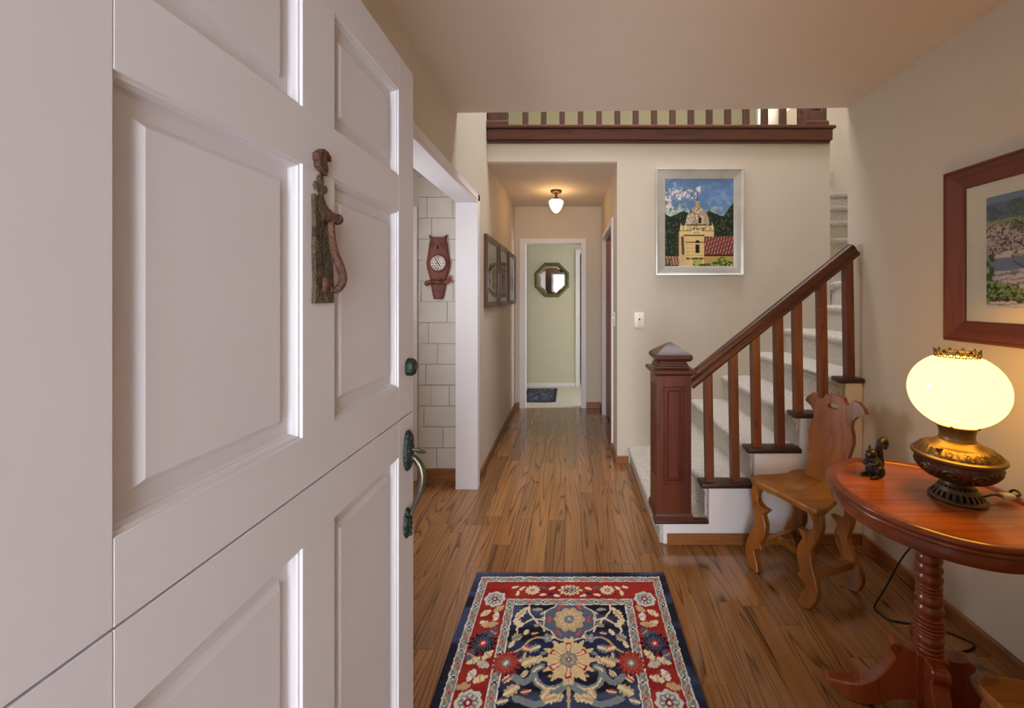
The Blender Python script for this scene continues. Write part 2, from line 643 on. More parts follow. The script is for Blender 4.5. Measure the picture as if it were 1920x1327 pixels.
def col_range(xa, xb):
    xm = (xa + xb) / 2
    if xm < XL - 0.10:
        return 1.05, 3.185
    if xm < XL:
        return Y0 - 0.12, 3.5
    if xm < XC + 0.03:
        return Y0 - 0.12, 5.243
    if xm < 0.53:
        return Y0 - 0.12, 3.52
    return Y0 - 0.12, 2.40


plank_meshes = {}
rp = random.Random(11)
x = -1.43
k = 0
while x < XR + 0.02:
    x1 = min(x + PW, XR + 0.06)
    ya, yb = col_range(x, x1)
    y = ya - rp.uniform(0, 0.8)
    while y < yb:
        ln = rp.choice((0.5, 0.75, 0.9, 1.1, 1.4))
        a, b_ = max(y, ya), min(y + ln, yb)
        y += ln
        if b_ - a < 0.03:
            continue
        key = (round(x1 - x, 3), round(b_ - a, 3))
        if key not in plank_meshes:
            me = bx(0.0004, key[0] - 0.0004, 0.0006, key[1] - 0.0006, -0.012, 0.0, bev=0.0009).mesh('plank')
            me.materials.append(M['oak'])
            plank_meshes[key] = me
        o = link('plank', plank_meshes[key], floor)
        o.location = (x, a, 0)
    x = x1

# porch outside the doorway and the front wall
struct('porch', bx(-2.5, 2.5, -2.5, 0.14, -0.2, -0.1), M['porch'], 'grey concrete porch outside the front doorway', 'porch')
fw = MB()
DX0, DX1, DZ = -0.462, 0.47, 2.045
fw.box(-1.6, DX0, 0.15, Y0, -0.1, 5.2)
fw.box(DX0, DX1, 0.15, Y0, DZ, 5.2)
fw.box(DX1, 1.75, 0.15, Y0, -0.1, 5.2)
struct('wall_front', fw, M['wall'], 'beige front wall around the open entrance doorway', 'wall')
pr_ = MB()  # unseen side walls, added to cut the daylight on the open door
pr_.box(-0.95, -0.80, -2.2, 0.15, -0.1, 2.5)
pr_.box(0.80, 0.95, -2.2, 0.15, -0.1, 2.5)
struct('wall_porch_blocker', pr_, M['blocker'], 'added dark side walls outside, unseen, keeping daylight off the front door', 'wall')
struct('ceiling_porch_blocker', bx(-0.95, 0.95, -2.2, 0.15, 2.5, 2.6), M['ceil'], 'added cover outside, unseen, keeping sky light off the front door', 'ceiling')  # unseen cover, added to hide the sky from the doorway

# left wall with the cased opening
OY0, OY1, OZ = 1.35, 3.03, 2.07
XLO = XL - 0.13
wl = MB()
wl.box(XLO, XL, Y0, OY0, 0, ZC)
wl.box(XLO, XL, OY0, OY1, OZ, ZC)
wl.box(XLO, XL, OY1, YE + 0.02, 0, ZC)
wl.box(XLO, XL, 2.35, 4.9, ZC, 5.1)
struct('wall_left', wl, M['wall'], 'beige left wall with a wide cased opening to the shingled alcove', 'wall')
tr = MB()
tr.box(XLO - 0.005, XL + 0.026, OY1 - 0.008, OY1 + 0.012, 0, OZ + 0.004, bev=0.002)      # far jamb
tr.box(XLO - 0.005, XL + 0.022, OY0 - 0.012, OY1, OZ - 0.012, OZ + 0.01, bev=0.002)      # head
tr.box(XLO - 0.005, XL + 0.022, OY0 - 0.012, OY0 + 0.008, 0, OZ, bev=0.002)
tr.box(XL, XL + 0.026, OY1 + 0.004, OY1 + 0.062, 0, OZ + 0.055, bev=0.004)
tr.box(XL, XL + 0.026, OY0 - 0.06, OY1 + 0.062, OZ + 0.004, OZ + 0.055, bev=0.004)
tr.box(XL, XL + 0.026, OY0 - 0.062, OY0, 0, OZ + 0.055, bev=0.004)
struct('trim_1', tr, M['trim'], 'white casing and jamb around the opening to the shingled alcove', 'trim')

# alcove: shingled wall, every shingle an object
SY = 3.185
sw = struct('wall_alcove', bx(-1.45, XLO, SY, SY + 0.1, -0.06, 2.6), M['shingle'], 'wall of the alcove clad in pale grey painted wooden shingles', 'wall')
rs = random.Random(5)
row_h = 0.157
r = 0
z = 0.088
while z < 2.32:
    x = -1.14 - rs.uniform(0, 0.12)
    while x < XLO - 0.01:
        w = rs.uniform(0.11, 0.25)
        xa, xb = max(x, -1.14), min(x + w, XLO - 0.003)
        x += w
        if xb - xa < 0.015:
            continue
        dz = rs.uniform(-0.0015, 0.0015)
        z1 = z + row_h
        th = 0.016 + rs.uniform(-0.002, 0.002)
        zl, zh, g = z + 0.0045 + dz, z1, 0.0018
        v = [(xa + g, SY, zl), (xb - g, SY, zl), (xb - g, SY - th, zl), (xa + g, SY - th, zl),
             (xa + g, SY, zh), (xb - g, SY, zh), (xb - g, SY - th + 0.005, zh), (xa + g, SY - th + 0.005, zh)]
        mb = MB().add(v, [(0, 1, 2, 3), (4, 5, 6, 7), (0, 1, 5, 4), (1, 2, 6, 5), (2, 3, 7, 6), (3, 0, 4, 7)])
        mb.build('shingle', M['shingle'], sw)
    z += row_h
    r += 1
struct('trim_2', bx(-1.20, -1.142, SY - 0.03, SY, 0, 2.06, bev=0.003), M['trim'], 'narrow white trim at the left edge of the shingled wall', 'trim')
struct('baseboard_alcove', bx(-1.142, XLO, SY - 0.02, SY, 0, 0.085, bev=0.003), M['basex'], 'oak baseboard under the shingled alcove wall', 'baseboard')
al = MB()
AWY0, AWY1, AWZ0, AWZ1 = 1.95, 2.45, 1.15, 2.05  # window opening added out of view to brighten the right wall
al.box(-1.55, -1.45, 1.0, AWY0, -0.06, 2.6)
al.box(-1.55, -1.45, AWY1, 3.3, -0.06, 2.6)
al.box(-1.55, -1.45, AWY0, AWY1, -0.06, AWZ0)
al.box(-1.55, -1.45, AWY0, AWY1, AWZ1, 2.6)
al.box(-1.45, XLO, 0.98, 1.05, -0.06, 2.6)
struct('wall_alcove_side', al, M['wall'], 'plain side walls closing the alcove behind the front door', 'wall')
aw = MB()
for a in ((AWY0, AWY0 + 0.04, AWZ0, AWZ1), (AWY1 - 0.04, AWY1, AWZ0, AWZ1), (AWY0 + 0.04, AWY1 - 0.04, AWZ0, AWZ0 + 0.04), (AWY0 + 0.04, AWY1 - 0.04, AWZ1 - 0.04, AWZ1)):
    aw.box(-1.53, -1.46, a[0], a[1], a[2], a[3], bev=0.003)
struct('window_added', aw, M['trim'], 'added white window frame in the unseen alcove side wall, for daylight', 'window')
struct('ceiling_alcove', bx(-1.45, XLO, 1.0, 3.3, 2.33, 2.45), M['ceil'], 'low plain ceiling over the shingled alcove', 'ceiling')

# right wall, its return beside the stairs
wr = MB()
wr.box(XR, XR + 0.10, Y0, 2.49, 0, ZC)
wr.box(XR + 0.1, XU1 + 0.1, 2.39, 2.49, 0, 5.1)
wr.box(XR, XR + 0.1, 2.39, 2.49, ZC, 5.1)
struct('wall_right', wr, M['wall'], 'warm beige right wall carrying the cherry framed picture', 'wall')
struct('baseboard_right', bx(XR - 0.018, XR, Y0, YS - 0.02, 0, 0.062, bev=0.004), M['base'], 'oak baseboard along the right wall behind the round table', 'baseboard')

# ceiling of the entry (its inner edge runs slightly askew)
cl = MB().prism([(-1.5, Y0 - 0.1), (XR + 0.1, Y0 - 0.1), (XR + 0.1, 2.488), (XLO, 2.565), (-1.5, 2.565)], 'xy', ZC, ZC + 0.16)
struct('ceiling', cl, M['ceil'], 'plain beige ceiling over the entry, ending at the stair void', 'ceiling')
struct('wall_void_front', bx(XL, XU1, 2.37, 2.47, ZC + 0.16, 5.1), M['wall'], 'beige wall of the stair void above the entry ceiling', 'wall')

# wall behind the stairs, with the passage opening
wb = MB()
wb.box(XC, XU0, YB, YB + 0.11, 0, 2.67)
wb.box(XL - 0.02, XC, YB, YB + 0.11, ZC + 0.005, 2.67)
struct('wall_back', wb, M['wall'], 'pale beige wall behind the stairs holding the silver framed picture', 'wall')
struct('baseboard_back', bx(XC - 0.004, 0.488, YB - 0.016, YB, 0, 0.062, bev=0.003), M['basex'], 'short oak baseboard between passage corner and stair carpet', 'baseboard')

# upper floor slab, landing and its walls
up = MB()
up.box(XL - 0.1, XU0, YB + 0.02, 5.35, ZC + 0.01, ZF2)
up.box(XU0, XU1, 4.72, 6.0, 2.6, ZF2)
struct('floor_upper', up, M['carpet'], 'carpeted upper landing behind the balcony railing', 'floor')
uw = MB()
struct('wall_landing', bx(XL - 0.1, 2.1, 4.75, 4.85, ZF2, 5.1), M['olive'], 'wall behind the balcony railing, baluster shade put into its olive colour', 'wall')
uw.box(XU0 - 0.1, XU0, 4.85, 6.0, ZF2, 5.1)
uw.box(XU0 - 0.1, XU1 + 0.1, 5.9, 6.0, ZF2, 5.1)
uw.box(XU1, XU1 + 0.1, 2.39, 4.95, 0, 5.1)
uw.box(XU1, XU1 + 0.1, 5.75, 6.0, 0, 5.1)
uw.box(XU1, XU1 + 0.1, 4.95, 5.75, 0, 3.9)  # gap above is an added opening that brightens the stair head
uw.box(XU1, XU1 + 0.1, 4.95, 5.75, 4.6, 5.1)
uw.box(XU0, XU1, 4.72, 4.8, 0, 2.6)
struct('wall_upper', uw, M['wall'], 'cream walls around the upper landing and staircase', 'wall')
uc = MB()
SKX0, SKX1, SKY0, SKY1 = -0.60, 2.14, 2.55, 3.45
uc.box(XL - 0.2, SKX0, 2.3, 6.1, 4.7, 4.8)
uc.box(SKX1, XU1 + 0.2, 2.3, 6.1, 4.7, 4.8)
uc.box(SKX0, SKX1, 2.3, SKY0, 4.7, 4.8)
uc.box(SKX0, SKX1, SKY1, 6.1, 4.7, 4.8)
struct('ceiling_upper', uc, M['ceil'], 'upper ceiling with a skylight over the stair void', 'ceiling')
struct('roof', bx(-1.7, 1.8, 0.1, 2.4, 5.1, 5.2), M['ceil'], 'roof slab above the entry', 'roof')
us = MB()
us.box(-1.7, -1.6, 0.15, 0.9, -0.1, 5.2)
us.box(-1.7, -1.6, 0.9, 2.5, 2.6, 5.2)
us.box(1.75, 1.85, 0.15, 2.4, -0.1, 5.2)
struct('wall_outer', us, M['wall'], 'outer side walls of the house', 'wall')

# passage
cr = MB()
CY0, CY1 = 3.87, 4.93
cr.box(XC, XC + 0.10, YB + 0.11, CY0, 0, ZC)
cr.box(XC, XC + 0.10, CY1, YE, 0, ZC)
cr.box(XC, XC + 0.10, CY0, CY1, 2.05, ZC)
struct('wall_passage_right', cr, M['wall'], 'right wall of the passage with the closet opening', 'wall')
ct = MB()
for a in ((CY0 - 0.055, CY0 + 0.006, 0, 2.05), (CY1 - 0.006, CY1 + 0.055, 0, 2.05), (CY0 - 0.055, CY1 + 0.055, 2.044, 2.105)):
    ct.box(XC - 0.016, XC + 0.10, a[0], a[1], a[2], a[3], bev=0.003)
struct('trim_3', ct, M['trim'], 'white casing around the closet opening in the passage', 'trim')
cc = MB()
cc.box(XC + 0.10, XC + 0.75, CY0 - 0.1, CY0 - 0.02, 0, ZC)
cc.box(XC + 0.10, XC + 0.75, CY1 + 0.02, CY1 + 0.1, 0, ZC)
cc.box(XC + 0.70, XC + 0.75, CY0 - 0.1, CY1 + 0.1, 0, ZC)
cc.box(XC + 0.05, XC + 0.75, CY0 - 0.1, CY1 + 0.1, -0.02, 0.0)
struct('wall_closet', cc, M['wall'], 'inside of the passage closet', 'wall')
we = MB()
EX0, EX1 = -0.555, 0.155
we.box(XL - 0.02, EX0, YE, YE + 0.1, 0, ZC)
we.box(EX1, XC + 0.1, YE, YE + 0.1, 0, ZC)
we.box(EX0, EX1, YE, YE + 0.1, 2.05, ZC)
struct('wall_end', we, M['wall'], 'end wall of the passage around the far doorway', 'wall')
et = MB()
for a in ((EX0 - 0.065, EX0 + 0.01, 0, 2.05), (EX1 - 0.01, EX1 + 0.05, 0, 2.05), (EX0 - 0.065, EX1 + 0.05, 2.042, 2.105)):
    et.box(a[0], a[1], YE - 0.018, YE + 0.10, a[2], a[3], bev=0.003)
struct('trim_4', et, M['trim'], 'white casing around the doorway at the end of the passage', 'trim')
struct('baseboard_left', bx(XL, XL + 0.016, OY1 + 0.062, YE - 0.016, 0, 0.062, bev=0.003), M['base'], 'oak baseboard along the left side of the passage', 'baseboard')
be = MB()
be.box(XL + 0.016, EX0 - 0.066, YE - 0.016, YE, 0, 0.075, bev=0.003)
be.box(EX1 + 0.052, XC - 0.016, YE - 0.016, YE, 0, 0.075, bev=0.003)
struct('baseboard_end', be, M['basex'], 'oak baseboard on the end wall beside the far doorway', 'baseboard')
br = MB()
br.box(XC - 0.016, XC, YB - 0.016, CY0 - 0.057, 0, 0.062, bev=0.003)
br.box(XC - 0.016, XC, CY1 + 0.057, YE - 0.016, 0, 0.062, bev=0.003)
struct('baseboard_passage_right', br, M['base'], 'oak baseboard along the right side of the passage', 'baseboard')
struct('ceiling_passage', bx(XL - 0.02, XC + 0.75, YB + 0.02, YE + 0.1, ZC, ZC + 0.012), M['ceil'], 'lower ceiling of the passage with the glowing globe light', 'ceiling')

# bifold closet doors, slightly folded
d2 = thing('door_2', 'reddish brown bifold closet door on the right side of the passage', 'door', (XC + 0.03, CY0, 0), kind='structure')
pw = (CY1 - CY0 - 0.02) / 4
for i in range(4):
    ya, yb = CY0 + 0.01 + i * pw, CY0 + 0.01 + (i + 1) * pw - 0.003
    xa, xb = (XC + 0.030, XC + 0.052) if i % 2 == 0 else (XC + 0.052, XC + 0.030)
    v = [(xa, ya, 0.015), (xb, yb, 0.015), (xb + 0.03, yb, 0.015), (xa + 0.03, ya, 0.015)]
    v += [(p[0], p[1], 2.0) for p in v]
    MB().add(v, [(0, 1, 2, 3), (4, 5, 6, 7), (0, 1, 5, 4), (1, 2, 6, 5), (2, 3, 7, 6), (3, 0, 4, 7)]).build('door_panel', M['closet'], d2)
bx(XC + 0.03, XC + 0.075, CY0 + 0.008, CY1 - 0.008, 2.022, 2.044).build('track', M['silverd'], d2)
for i in (0.12, 0.4, 0.66, 0.92):
    yy = CY0 + i
    MB().tube([(XC + 0.05, yy, 1.99), (XC + 0.05, yy, 2.03)], 0.008).build('hanger', M['silver'], d2)

# far room
struct('floor_far', bx(-2.0, 2.3, 5.246, 8.6, -0.05, 0.004), M['carpet2'], 'cream carpet in the room beyond the passage', 'floor')
FY = 6.47
fr_ = MB()
fr_.box(-2.0, 0.085, FY, FY + 0.1, 0, 2.5)
fr_.box(0.085, 0.9, FY, FY + 0.1, 2.05, 2.5)
fr_.box(0.9, 1.7, FY, FY + 0.1, 0, 2.5)
fr_.box(-2.1, -2.0, 5.23, 8.6, 0, 2.5)
fr_.box(-2.0, 2.3, 8.5, 8.6, 0, 2.5)
fr_.box(1.7, 1.8, 5.23, 5.40, 0, 2.5)
fr_.box(1.7, 1.8, 6.30, 8.6, 0, 2.5)
fr_.box(1.7, 1.8, 5.40, 6.30, 0, 0.25)
fr_.box(1.7, 1.8, 5.40, 6.30, 2.25, 2.5)
fr_.box(XC + 0.1, 1.8, 5.23, 5.33, 0, 2.5)
fr_.box(-2.1, XL, 5.23, 5.33, 0, 2.5)
struct('wall_far', fr_, M['green'], 'pale sage green walls of the far room holding the octagonal mirror', 'wall')
struct('ceiling_far', bx(-2.1, 1.8, 5.33, 8.6, 2.5, 2.56), M['ceil'], 'ceiling of the far room', 'ceiling')
ft = MB()
ft.box(0.088, 0.158, FY - 0.02, FY + 0.11, 0.0, 2.05, bev=0.003)
ft.box(0.088, 0.9, FY - 0.02, FY + 0.11, 2.045, 2.11, bev=0.003)
struct('trim_5', ft, M['trim'], 'white door casing at the right edge of the sage green wall', 'trim')
struct('baseboard_far', bx(-2.0, 0.085, FY - 0.014, FY, 0.004, 0.062, bev=0.003), M['trim'], 'white baseboard under the sage green far wall', 'baseboard')
wn = MB()
for a in ((5.40, 5.44, 0.25, 2.25), (6.26, 6.30, 0.25, 2.25), (5.44, 6.26, 0.25, 0.29), (5.44, 6.26, 2.21, 2.25), (5.84, 5.86, 0.29, 2.21)):
    wn.box(1.71, 1.79, a[0], a[1], a[2], a[3], bev=0.003)
struct('window_1', wn, M['trim'], 'white window frame in the far room', 'window')

# balcony edge beam
bb = MB()
bb.box(XL + 0.004, 2.165, YB - 0.045, YB + 0.12, 2.672, 2.765, bev=0.006)
bb.box(XL + 0.004, 2.185, YB - 0.06, YB + 0.12, 2.765, 2.790, bev=0.006)
bb.box(XL + 0.004, 2.15, YB - 0.028, YB + 0.02, 2.655, 2.672)
struct('trim_6', bb, M['balx'], 'dark oak fascia board along the balcony edge', 'trim')

# ================================================================== STAIRS
RISE, RUN = 0.195, 0.257
NX = [0.485, 0.745, 1.003, 1.262, 1.518, 1.778, 2.038, 2.167]     # nosing positions
ZT = [0.145 + RISE * i for i in range(14)]
stairs = thing('staircase', 'staircase of cream carpeted steps climbing right behind the newel post', 'stairs', (NX[0], YS, 0))


def step_poly(xn, x1, z0, z1):
    p = [(xn + 0.022, z0), (xn + 0.020, z1 - 0.055)]
    for a in range(0, 7):
        t = PI - a * (PI / 2) / 6
        p.append((xn + 0.024 + 0.026 * math.cos(t), z1 - 0.026 + 0.026 * math.sin(t)))
    p.insert(2, (xn + 0.004, z1 - 0.045))
    p += [(x1, z1), (x1, z0)]
    return p


for i in range(7):
    xn, x1 = NX[i], NX[i + 1] + 0.03
    y0 = YS + (0.018 if i > 0 else 0.0)
    if i >= 5:
        y0 = 2.492
    if i == 6:
        x1 = XU1
    elif i == 4:
        x1 = NX[5] + 0.03
    z0 = 0.0 if i == 0 else ZT[i] - 0.26
    if i == 4:      # the step that passes behind the right wall
        m = MB().prism(step_poly(xn, XR - 0.004, z0, ZT[i]), 'xz', y0, 2.495)
        m.prism(step_poly(xn, x1, z0, ZT[i]), 'xz', 2.495, YB - 0.002)
        m.build('step', M['carpet'], stairs, 40)
    else:
        MB().prism(step_poly(xn, x1, z0, ZT[i]), 'xz', y0, YB - 0.002).build('step', M['carpet'], stairs, 40)
MB().prism(step_poly(NX[7], XU1 - 0.002, ZT[7] - 0.26, ZT[7]), 'xz', 2.492, 3.64).build('step', M['carpet'], stairs, 40)
ys = [3.62, 3.68 + 0.01, 3.93, 4.19, 4.45]
for i, yy in enumerate(ys):
    k = 8 + i
    if i == 0:
        yy = 3.44
    yn = ys[i + 1] if i < 4 else 4.72
    poly = step_poly(yy, yn + 0.03 if i < 4 else 4.718, ZT[k] - 0.26, ZT[k])
    MB().prism(poly, 'yz', XU0 + 0.004, XU1 - 0.004).build('step', M['carpet'], stairs, 40)
# white stringer
sp = [(0.525, 0.0), (0.525, ZT[0] - 0.012)]
for i in range(1, 5):
    sp += [(NX[i] + 0.035, ZT[i - 1] - 0.012), (NX[i] + 0.035, ZT[i] - 0.012)]
sp += [(XR - 0.002, ZT[4] - 0.012), (XR - 0.002, 0.0)]
MB().prism(sp, 'xz', YS - 0.012, YS + 0.016, bev=0.002).build('stringer', M['skirt'], stairs)
for i in range(0, 5):
    xa = NX[i] - 0.012
    xb = (NX[i + 1] + 0.03) if i < 4 else XR - 0.003
    z = ZT[i]
    if i == 0:
        bx(xa + 0.0, xb, YS - 0.034, YS + 0.03, z - 0.026, z - 0.002, bev=0.007, seg=2).build('tread_cap', M['capd'], stairs, 50)
    else:
        bx(xa, xb, YS - 0.034, YS + 0.06, z - 0.024, z + 0.004, bev=0.007, seg=2).build('tread_cap', M['capd'], stairs, 50)
bx(0.545, XR - 0.02, YS - 0.028, YS - 0.012, 0, 0.06, bev=0.003).build('base_strip', M['basex'], stairs)

# railing: newel, handrail, balusters
rail = thing('stair_railing', 'dark wooden stair railing with a square panelled newel post', 'railing', (0.575, 2.43, ZT[0]))
nx0, nx1, ny0, ny1 = 0.484, 0.674, 2.335, 2.525
zb, zt = ZT[0] - 0.002, 0.957


def newel_shaft(x0, x1, y0, y1, z0, z1, pz0, pz1, pwid):
    """square shaft with a recessed, raised-field panel on its front and left side"""
    m = MB()
    m.box(x0 + 0.016, x1 - 0.016, y0 + 0.016, y1 - 0.016, z0, z1)
    for side in ('front', 'left', 'back', 'right'):
        def P(a, dpt, z):
            if side == 'front':
                return ((x0 + x1) / 2 + a, y0 + dpt, z)
            if side == 'back':
                return ((x0 + x1) / 2 + a, y1 - dpt, z)
            if side == 'left':
                return (x0 + dpt, (y0 + y1) / 2 + a, z)
            return (x1 - dpt, (y0 + y1) / 2 + a, z)
        hw = (x1 - x0) / 2
        rings = [(hw, z0, z1, 0.0), (pwid, pz0, pz1, 0.0), (pwid - 0.006, pz0 + 0.006, pz1 - 0.006, 0.007), (pwid - 0.014, pz0 + 0.014, pz1 - 0.014, 0.007),
                 (pwid - 0.017, pz0 + 0.017, pz1 - 0.017, 0.015), (pwid - 0.024, pz0 + 0.024, pz1 - 0.024, 0.015), (pwid - 0.030, pz0 + 0.030, pz1 - 0.030, 0.009)]
        vs, fs = [], []
        for (w, a, b2, dp) in rings:
            vs += [P(-w, dp, a), P(w, dp, a), P(w, dp, b2), P(-w, dp, b2)]
        for q in range(len(rings) - 1):
            for e in range(4):
                fs.append((q * 4 + e, q * 4 + (e + 1) % 4, q * 4 + 4 + (e + 1) % 4, q * 4 + 4 + e))
        n = (len(rings) - 1) * 4
        fs.append((n, n + 1, n + 2, n + 3))
        m.add(vs, fs)
    m.add([(x0, y0, z1), (x1, y0, z1), (x1, y1, z1), (x0, y1, z1)], [(0, 1, 2, 3)])
    return m


def sq_rings(m, cx_, cy_, prof, sy=1.0):
    """stack of squares (half width, z): mouldings and pyramids"""
    vs, fs = [], []
    for (h, z) in prof:
        vs += [(cx_ - h, cy_ - h * sy, z), (cx_ + h, cy_ - h * sy, z), (cx_ + h, cy_ + h * sy, z), (cx_ - h, cy_ + h * sy, z)]
    for q in range(len(prof) - 1):
        for e in range(4):
            fs.append((q * 4 + e, q * 4 + (e + 1) % 4, q * 4 + 4 + (e + 1) % 4, q * 4 + 4 + e))
    fs.append((3, 2, 1, 0))
    n = (len(prof) - 1) * 4
    fs.append((n, n + 1, n + 2, n + 3))
    return m.add(vs, fs)


nw = newel_shaft(nx0, nx1, ny0, ny1, zb, zt, 0.345, 0.885, 0.058).build('newel_post', M['newel'], rail)
ncx, ncy = (nx0 + nx1) / 2, (ny0 + ny1) / 2
m = sq_rings(MB(), ncx, ncy, [(0.104, zb + 0.0), (0.104, zb + 0.028), (0.101, zb + 0.036), (0.097, zb + 0.042)])
m.build('base_moulding', M['newelx'], nw)
m = sq_rings(MB(), ncx, ncy, [(0.098, 0.945), (0.104, 0.952), (0.116, 0.955), (0.120, 0.962), (0.120, 0.972), (0.116, 0.979), (0.092, 0.983), (0.088, 0.986),
                              (0.088, 0.996), (0.082, 0.999), (0.082, 1.008), (0.076, 1.011), (0.076, 1.022)])
m.build('cap_moulding', M['newelx'], nw)
m = sq_rings(MB(), ncx, ncy, [(0.076, 1.020), (0.090, 1.024), (0.099, 1.032), (0.103, 1.042), (0.103, 1.050), (0.099, 1.059), (0.088, 1.068), (0.062, 1.086), (0.036, 1.104), (0.012, 1.118), (0.001, 1.1235)])
m.build('pyramid_cap', M['newelx'], nw, 25)
# handrail: profile swept along a sloping line
ha, hb = Vector((nx1 - 0.004, 2.385, 0.897)), Vector((1.606, 2.385, 1.650))
hd = (hb - ha).normalized()
hn = Vector((-hd.z, 0, hd.x))
prof = smooth2([(-0.026, -0.038), (-0.030, -0.020), (-0.024, -0.008), (-0.032, 0.012), (-0.026, 0.032), (0.0, 0.040), (0.026, 0.032), (0.032, 0.012), (0.024, -0.008), (0.030, -0.020), (0.026, -0.038)], 3)
vs = [ha + Vector((0, a, 0)) + hn * c for a, c in prof] + [hb + Vector((0, a, 0)) + hn * c for a, c in prof]
n = len(prof)
fs = [(i, (i + 1) % n, n + (i + 1) % n, n + i) for i in range(n)] + [tuple(range(n))[::-1], tuple(range(n, 2 * n))]
MB().add(vs, fs).build('handrail', M['balx'], rail, 40)
BALX = [(0.790, 1), (0.934, 1), (1.056, 2), (1.188, 2), (1.292, 3), (1.432, 3), (1.580, 4)]
for bxx, st in BALX:
    z0 = ZT[st] + 0.002
    ztop = ha.z + (bxx - ha.x) * hd.z / hd.x - 0.030
    lean = -0.016 * (ztop - z0)
    h = 0.021
    v = [(bxx - h, 2.362, z0), (bxx + h, 2.362, z0), (bxx + h, 2.404, z0), (bxx - h, 2.404, z0)]
    sl = hd.z / hd.x
    v += [(bxx + lean - h, 2.362, ztop - h * sl), (bxx + lean + h, 2.362, ztop + h * sl), (bxx + lean + h, 2.404, ztop + h * sl), (bxx + lean - h, 2.404, ztop - h * sl)]
    MB().add(v, [(0, 1, 2, 3), (4, 5, 6, 7), (0, 1, 5, 4), (1, 2, 6, 5), (2, 3, 7, 6), (3, 0, 4, 7)]).build('baluster', M['bal'], rail)

# balcony railing
brail = thing('balcony_railing', 'dark oak balcony railing with square balusters above the passage', 'railing', (0.7, YB, 2.79))
for xa, xb in ((XL + 0.012, -0.525), (1.957, 2.117)):
    nb = newel_shaft(xa, xb, YB - 0.035, YB + 0.125, 2.805, 3.85, 2.905, 3.75, 0.045).build('newel_post', M['bald'], brail)
    m = sq_rings(MB(), (xa + xb) / 2, YB + 0.045, [(0.092, 2.791), (0.092, 2.822), (0.088, 2.830), (0.081, 2.836)])
    m.build('base_moulding', M['balx'], nb)
    m = sq_rings(MB(), (xa + xb) / 2, YB + 0.045, [(0.10, 3.85), (0.10, 3.88), (0.07, 3.9), (0.085, 3.93), (0.085, 3.95), (0.003, 4.0)])
    m.build('pyramid_cap', M['balx'], nb)
bx(-0.525, 1.957, YB + 0.005, YB + 0.085, 2.791, 2.818, bev=0.003).build('bottom_rail', M['balx'], brail)
bx(-0.525, 1.957, YB + 0.010, YB + 0.080, 3.62, 3.69, bev=0.012, seg=2).build('handrail', M['balx'], brail)
for i in range(15):
    xx = -0.372 + i * 0.1548
    bx(xx - 0.023, xx + 0.023, YB + 0.022, YB + 0.068, 2.818, 3.62, bev=0.002).build('baluster', M['bald'], brail)
# ================================================================== FRONT DOOR (a Dutch door, swung fully inward)
XD = -0.455
DT = 0.045
d1 = thing('door_1', 'white panelled Dutch door swung open, with iron knocker and bronze handle', 'door', (XD - DT, 0.317, 0.01), kind='structure')
PY = [(0.4204, 0.718), (0.816, 1.122)]


def leaf(name, z0, z1, rows):
    m = MB()
    m.box(XD - DT, XD, 0.317, PY[0][0], z0, z1, bev=0.0012)
    m.box(XD - DT, XD, PY[1][1], 1.227, z0, z1, bev=0.0012)
    zs = [z0] + [z for r in rows for z in r] + [z1]
    for i in range(0, len(zs), 2):
        m.box(XD - DT, XD, PY[0][0], PY[1][1], zs[i], zs[i + 1], bev=0.0009)
    for (a, b2) in rows:
        m.box(XD - DT, XD, PY[0][1], PY[1][0], a, b2, bev=0.0009)
    lf = m.build(name, M['door'], d1)
    for (ya, yb) in PY:
        for (za, zb2) in rows:
            prof = [(0.0, 0.001), (0.001, 0.0045), (0.0045, 0.005), (0.0055, 0.0085), (0.0085, 0.0125), (0.009, 0.0155), (0.0115, 0.018),
                    (0.032, 0.018), (0.033, 0.0175), (0.041, 0.0105), (0.0418, 0.010)]
            vs, fs = [], []
            for (w, dp) in prof:
                vs += [(XD - dp, ya + w, za + w), (XD - dp, yb - w, za + w), (XD - dp, yb - w, zb2 - w), (XD - dp, ya + w, zb2 - w)]
            for q in range(len(prof) - 1):
                for e in range(4):
                    fs.append((q * 4 + e, q * 4 + (e + 1) % 4, q * 4 + 4 + (e + 1) % 4, q * 4 + 4 + e))
            n = (len(prof) - 1) * 4
            fs.append((n, n + 1, n + 2, n + 3))
            vs += [(XD - DT + 0.004, ya, za), (XD - DT + 0.004, yb, za), (XD - DT + 0.004, yb, zb2), (XD - DT + 0.004, ya, zb2)]
            fs.append((n + 4, n + 5, n + 6, n + 7))
            MB().add(vs, fs).build('panel', M['door'], lf)
    return lf


leaf('upper_leaf', 1.0535, 2.03, [(1.143, 1.611), (1.708, 1.935)])
leaf('lower_leaf', 0.012, 1.0505, [(0.26, 0.955)])

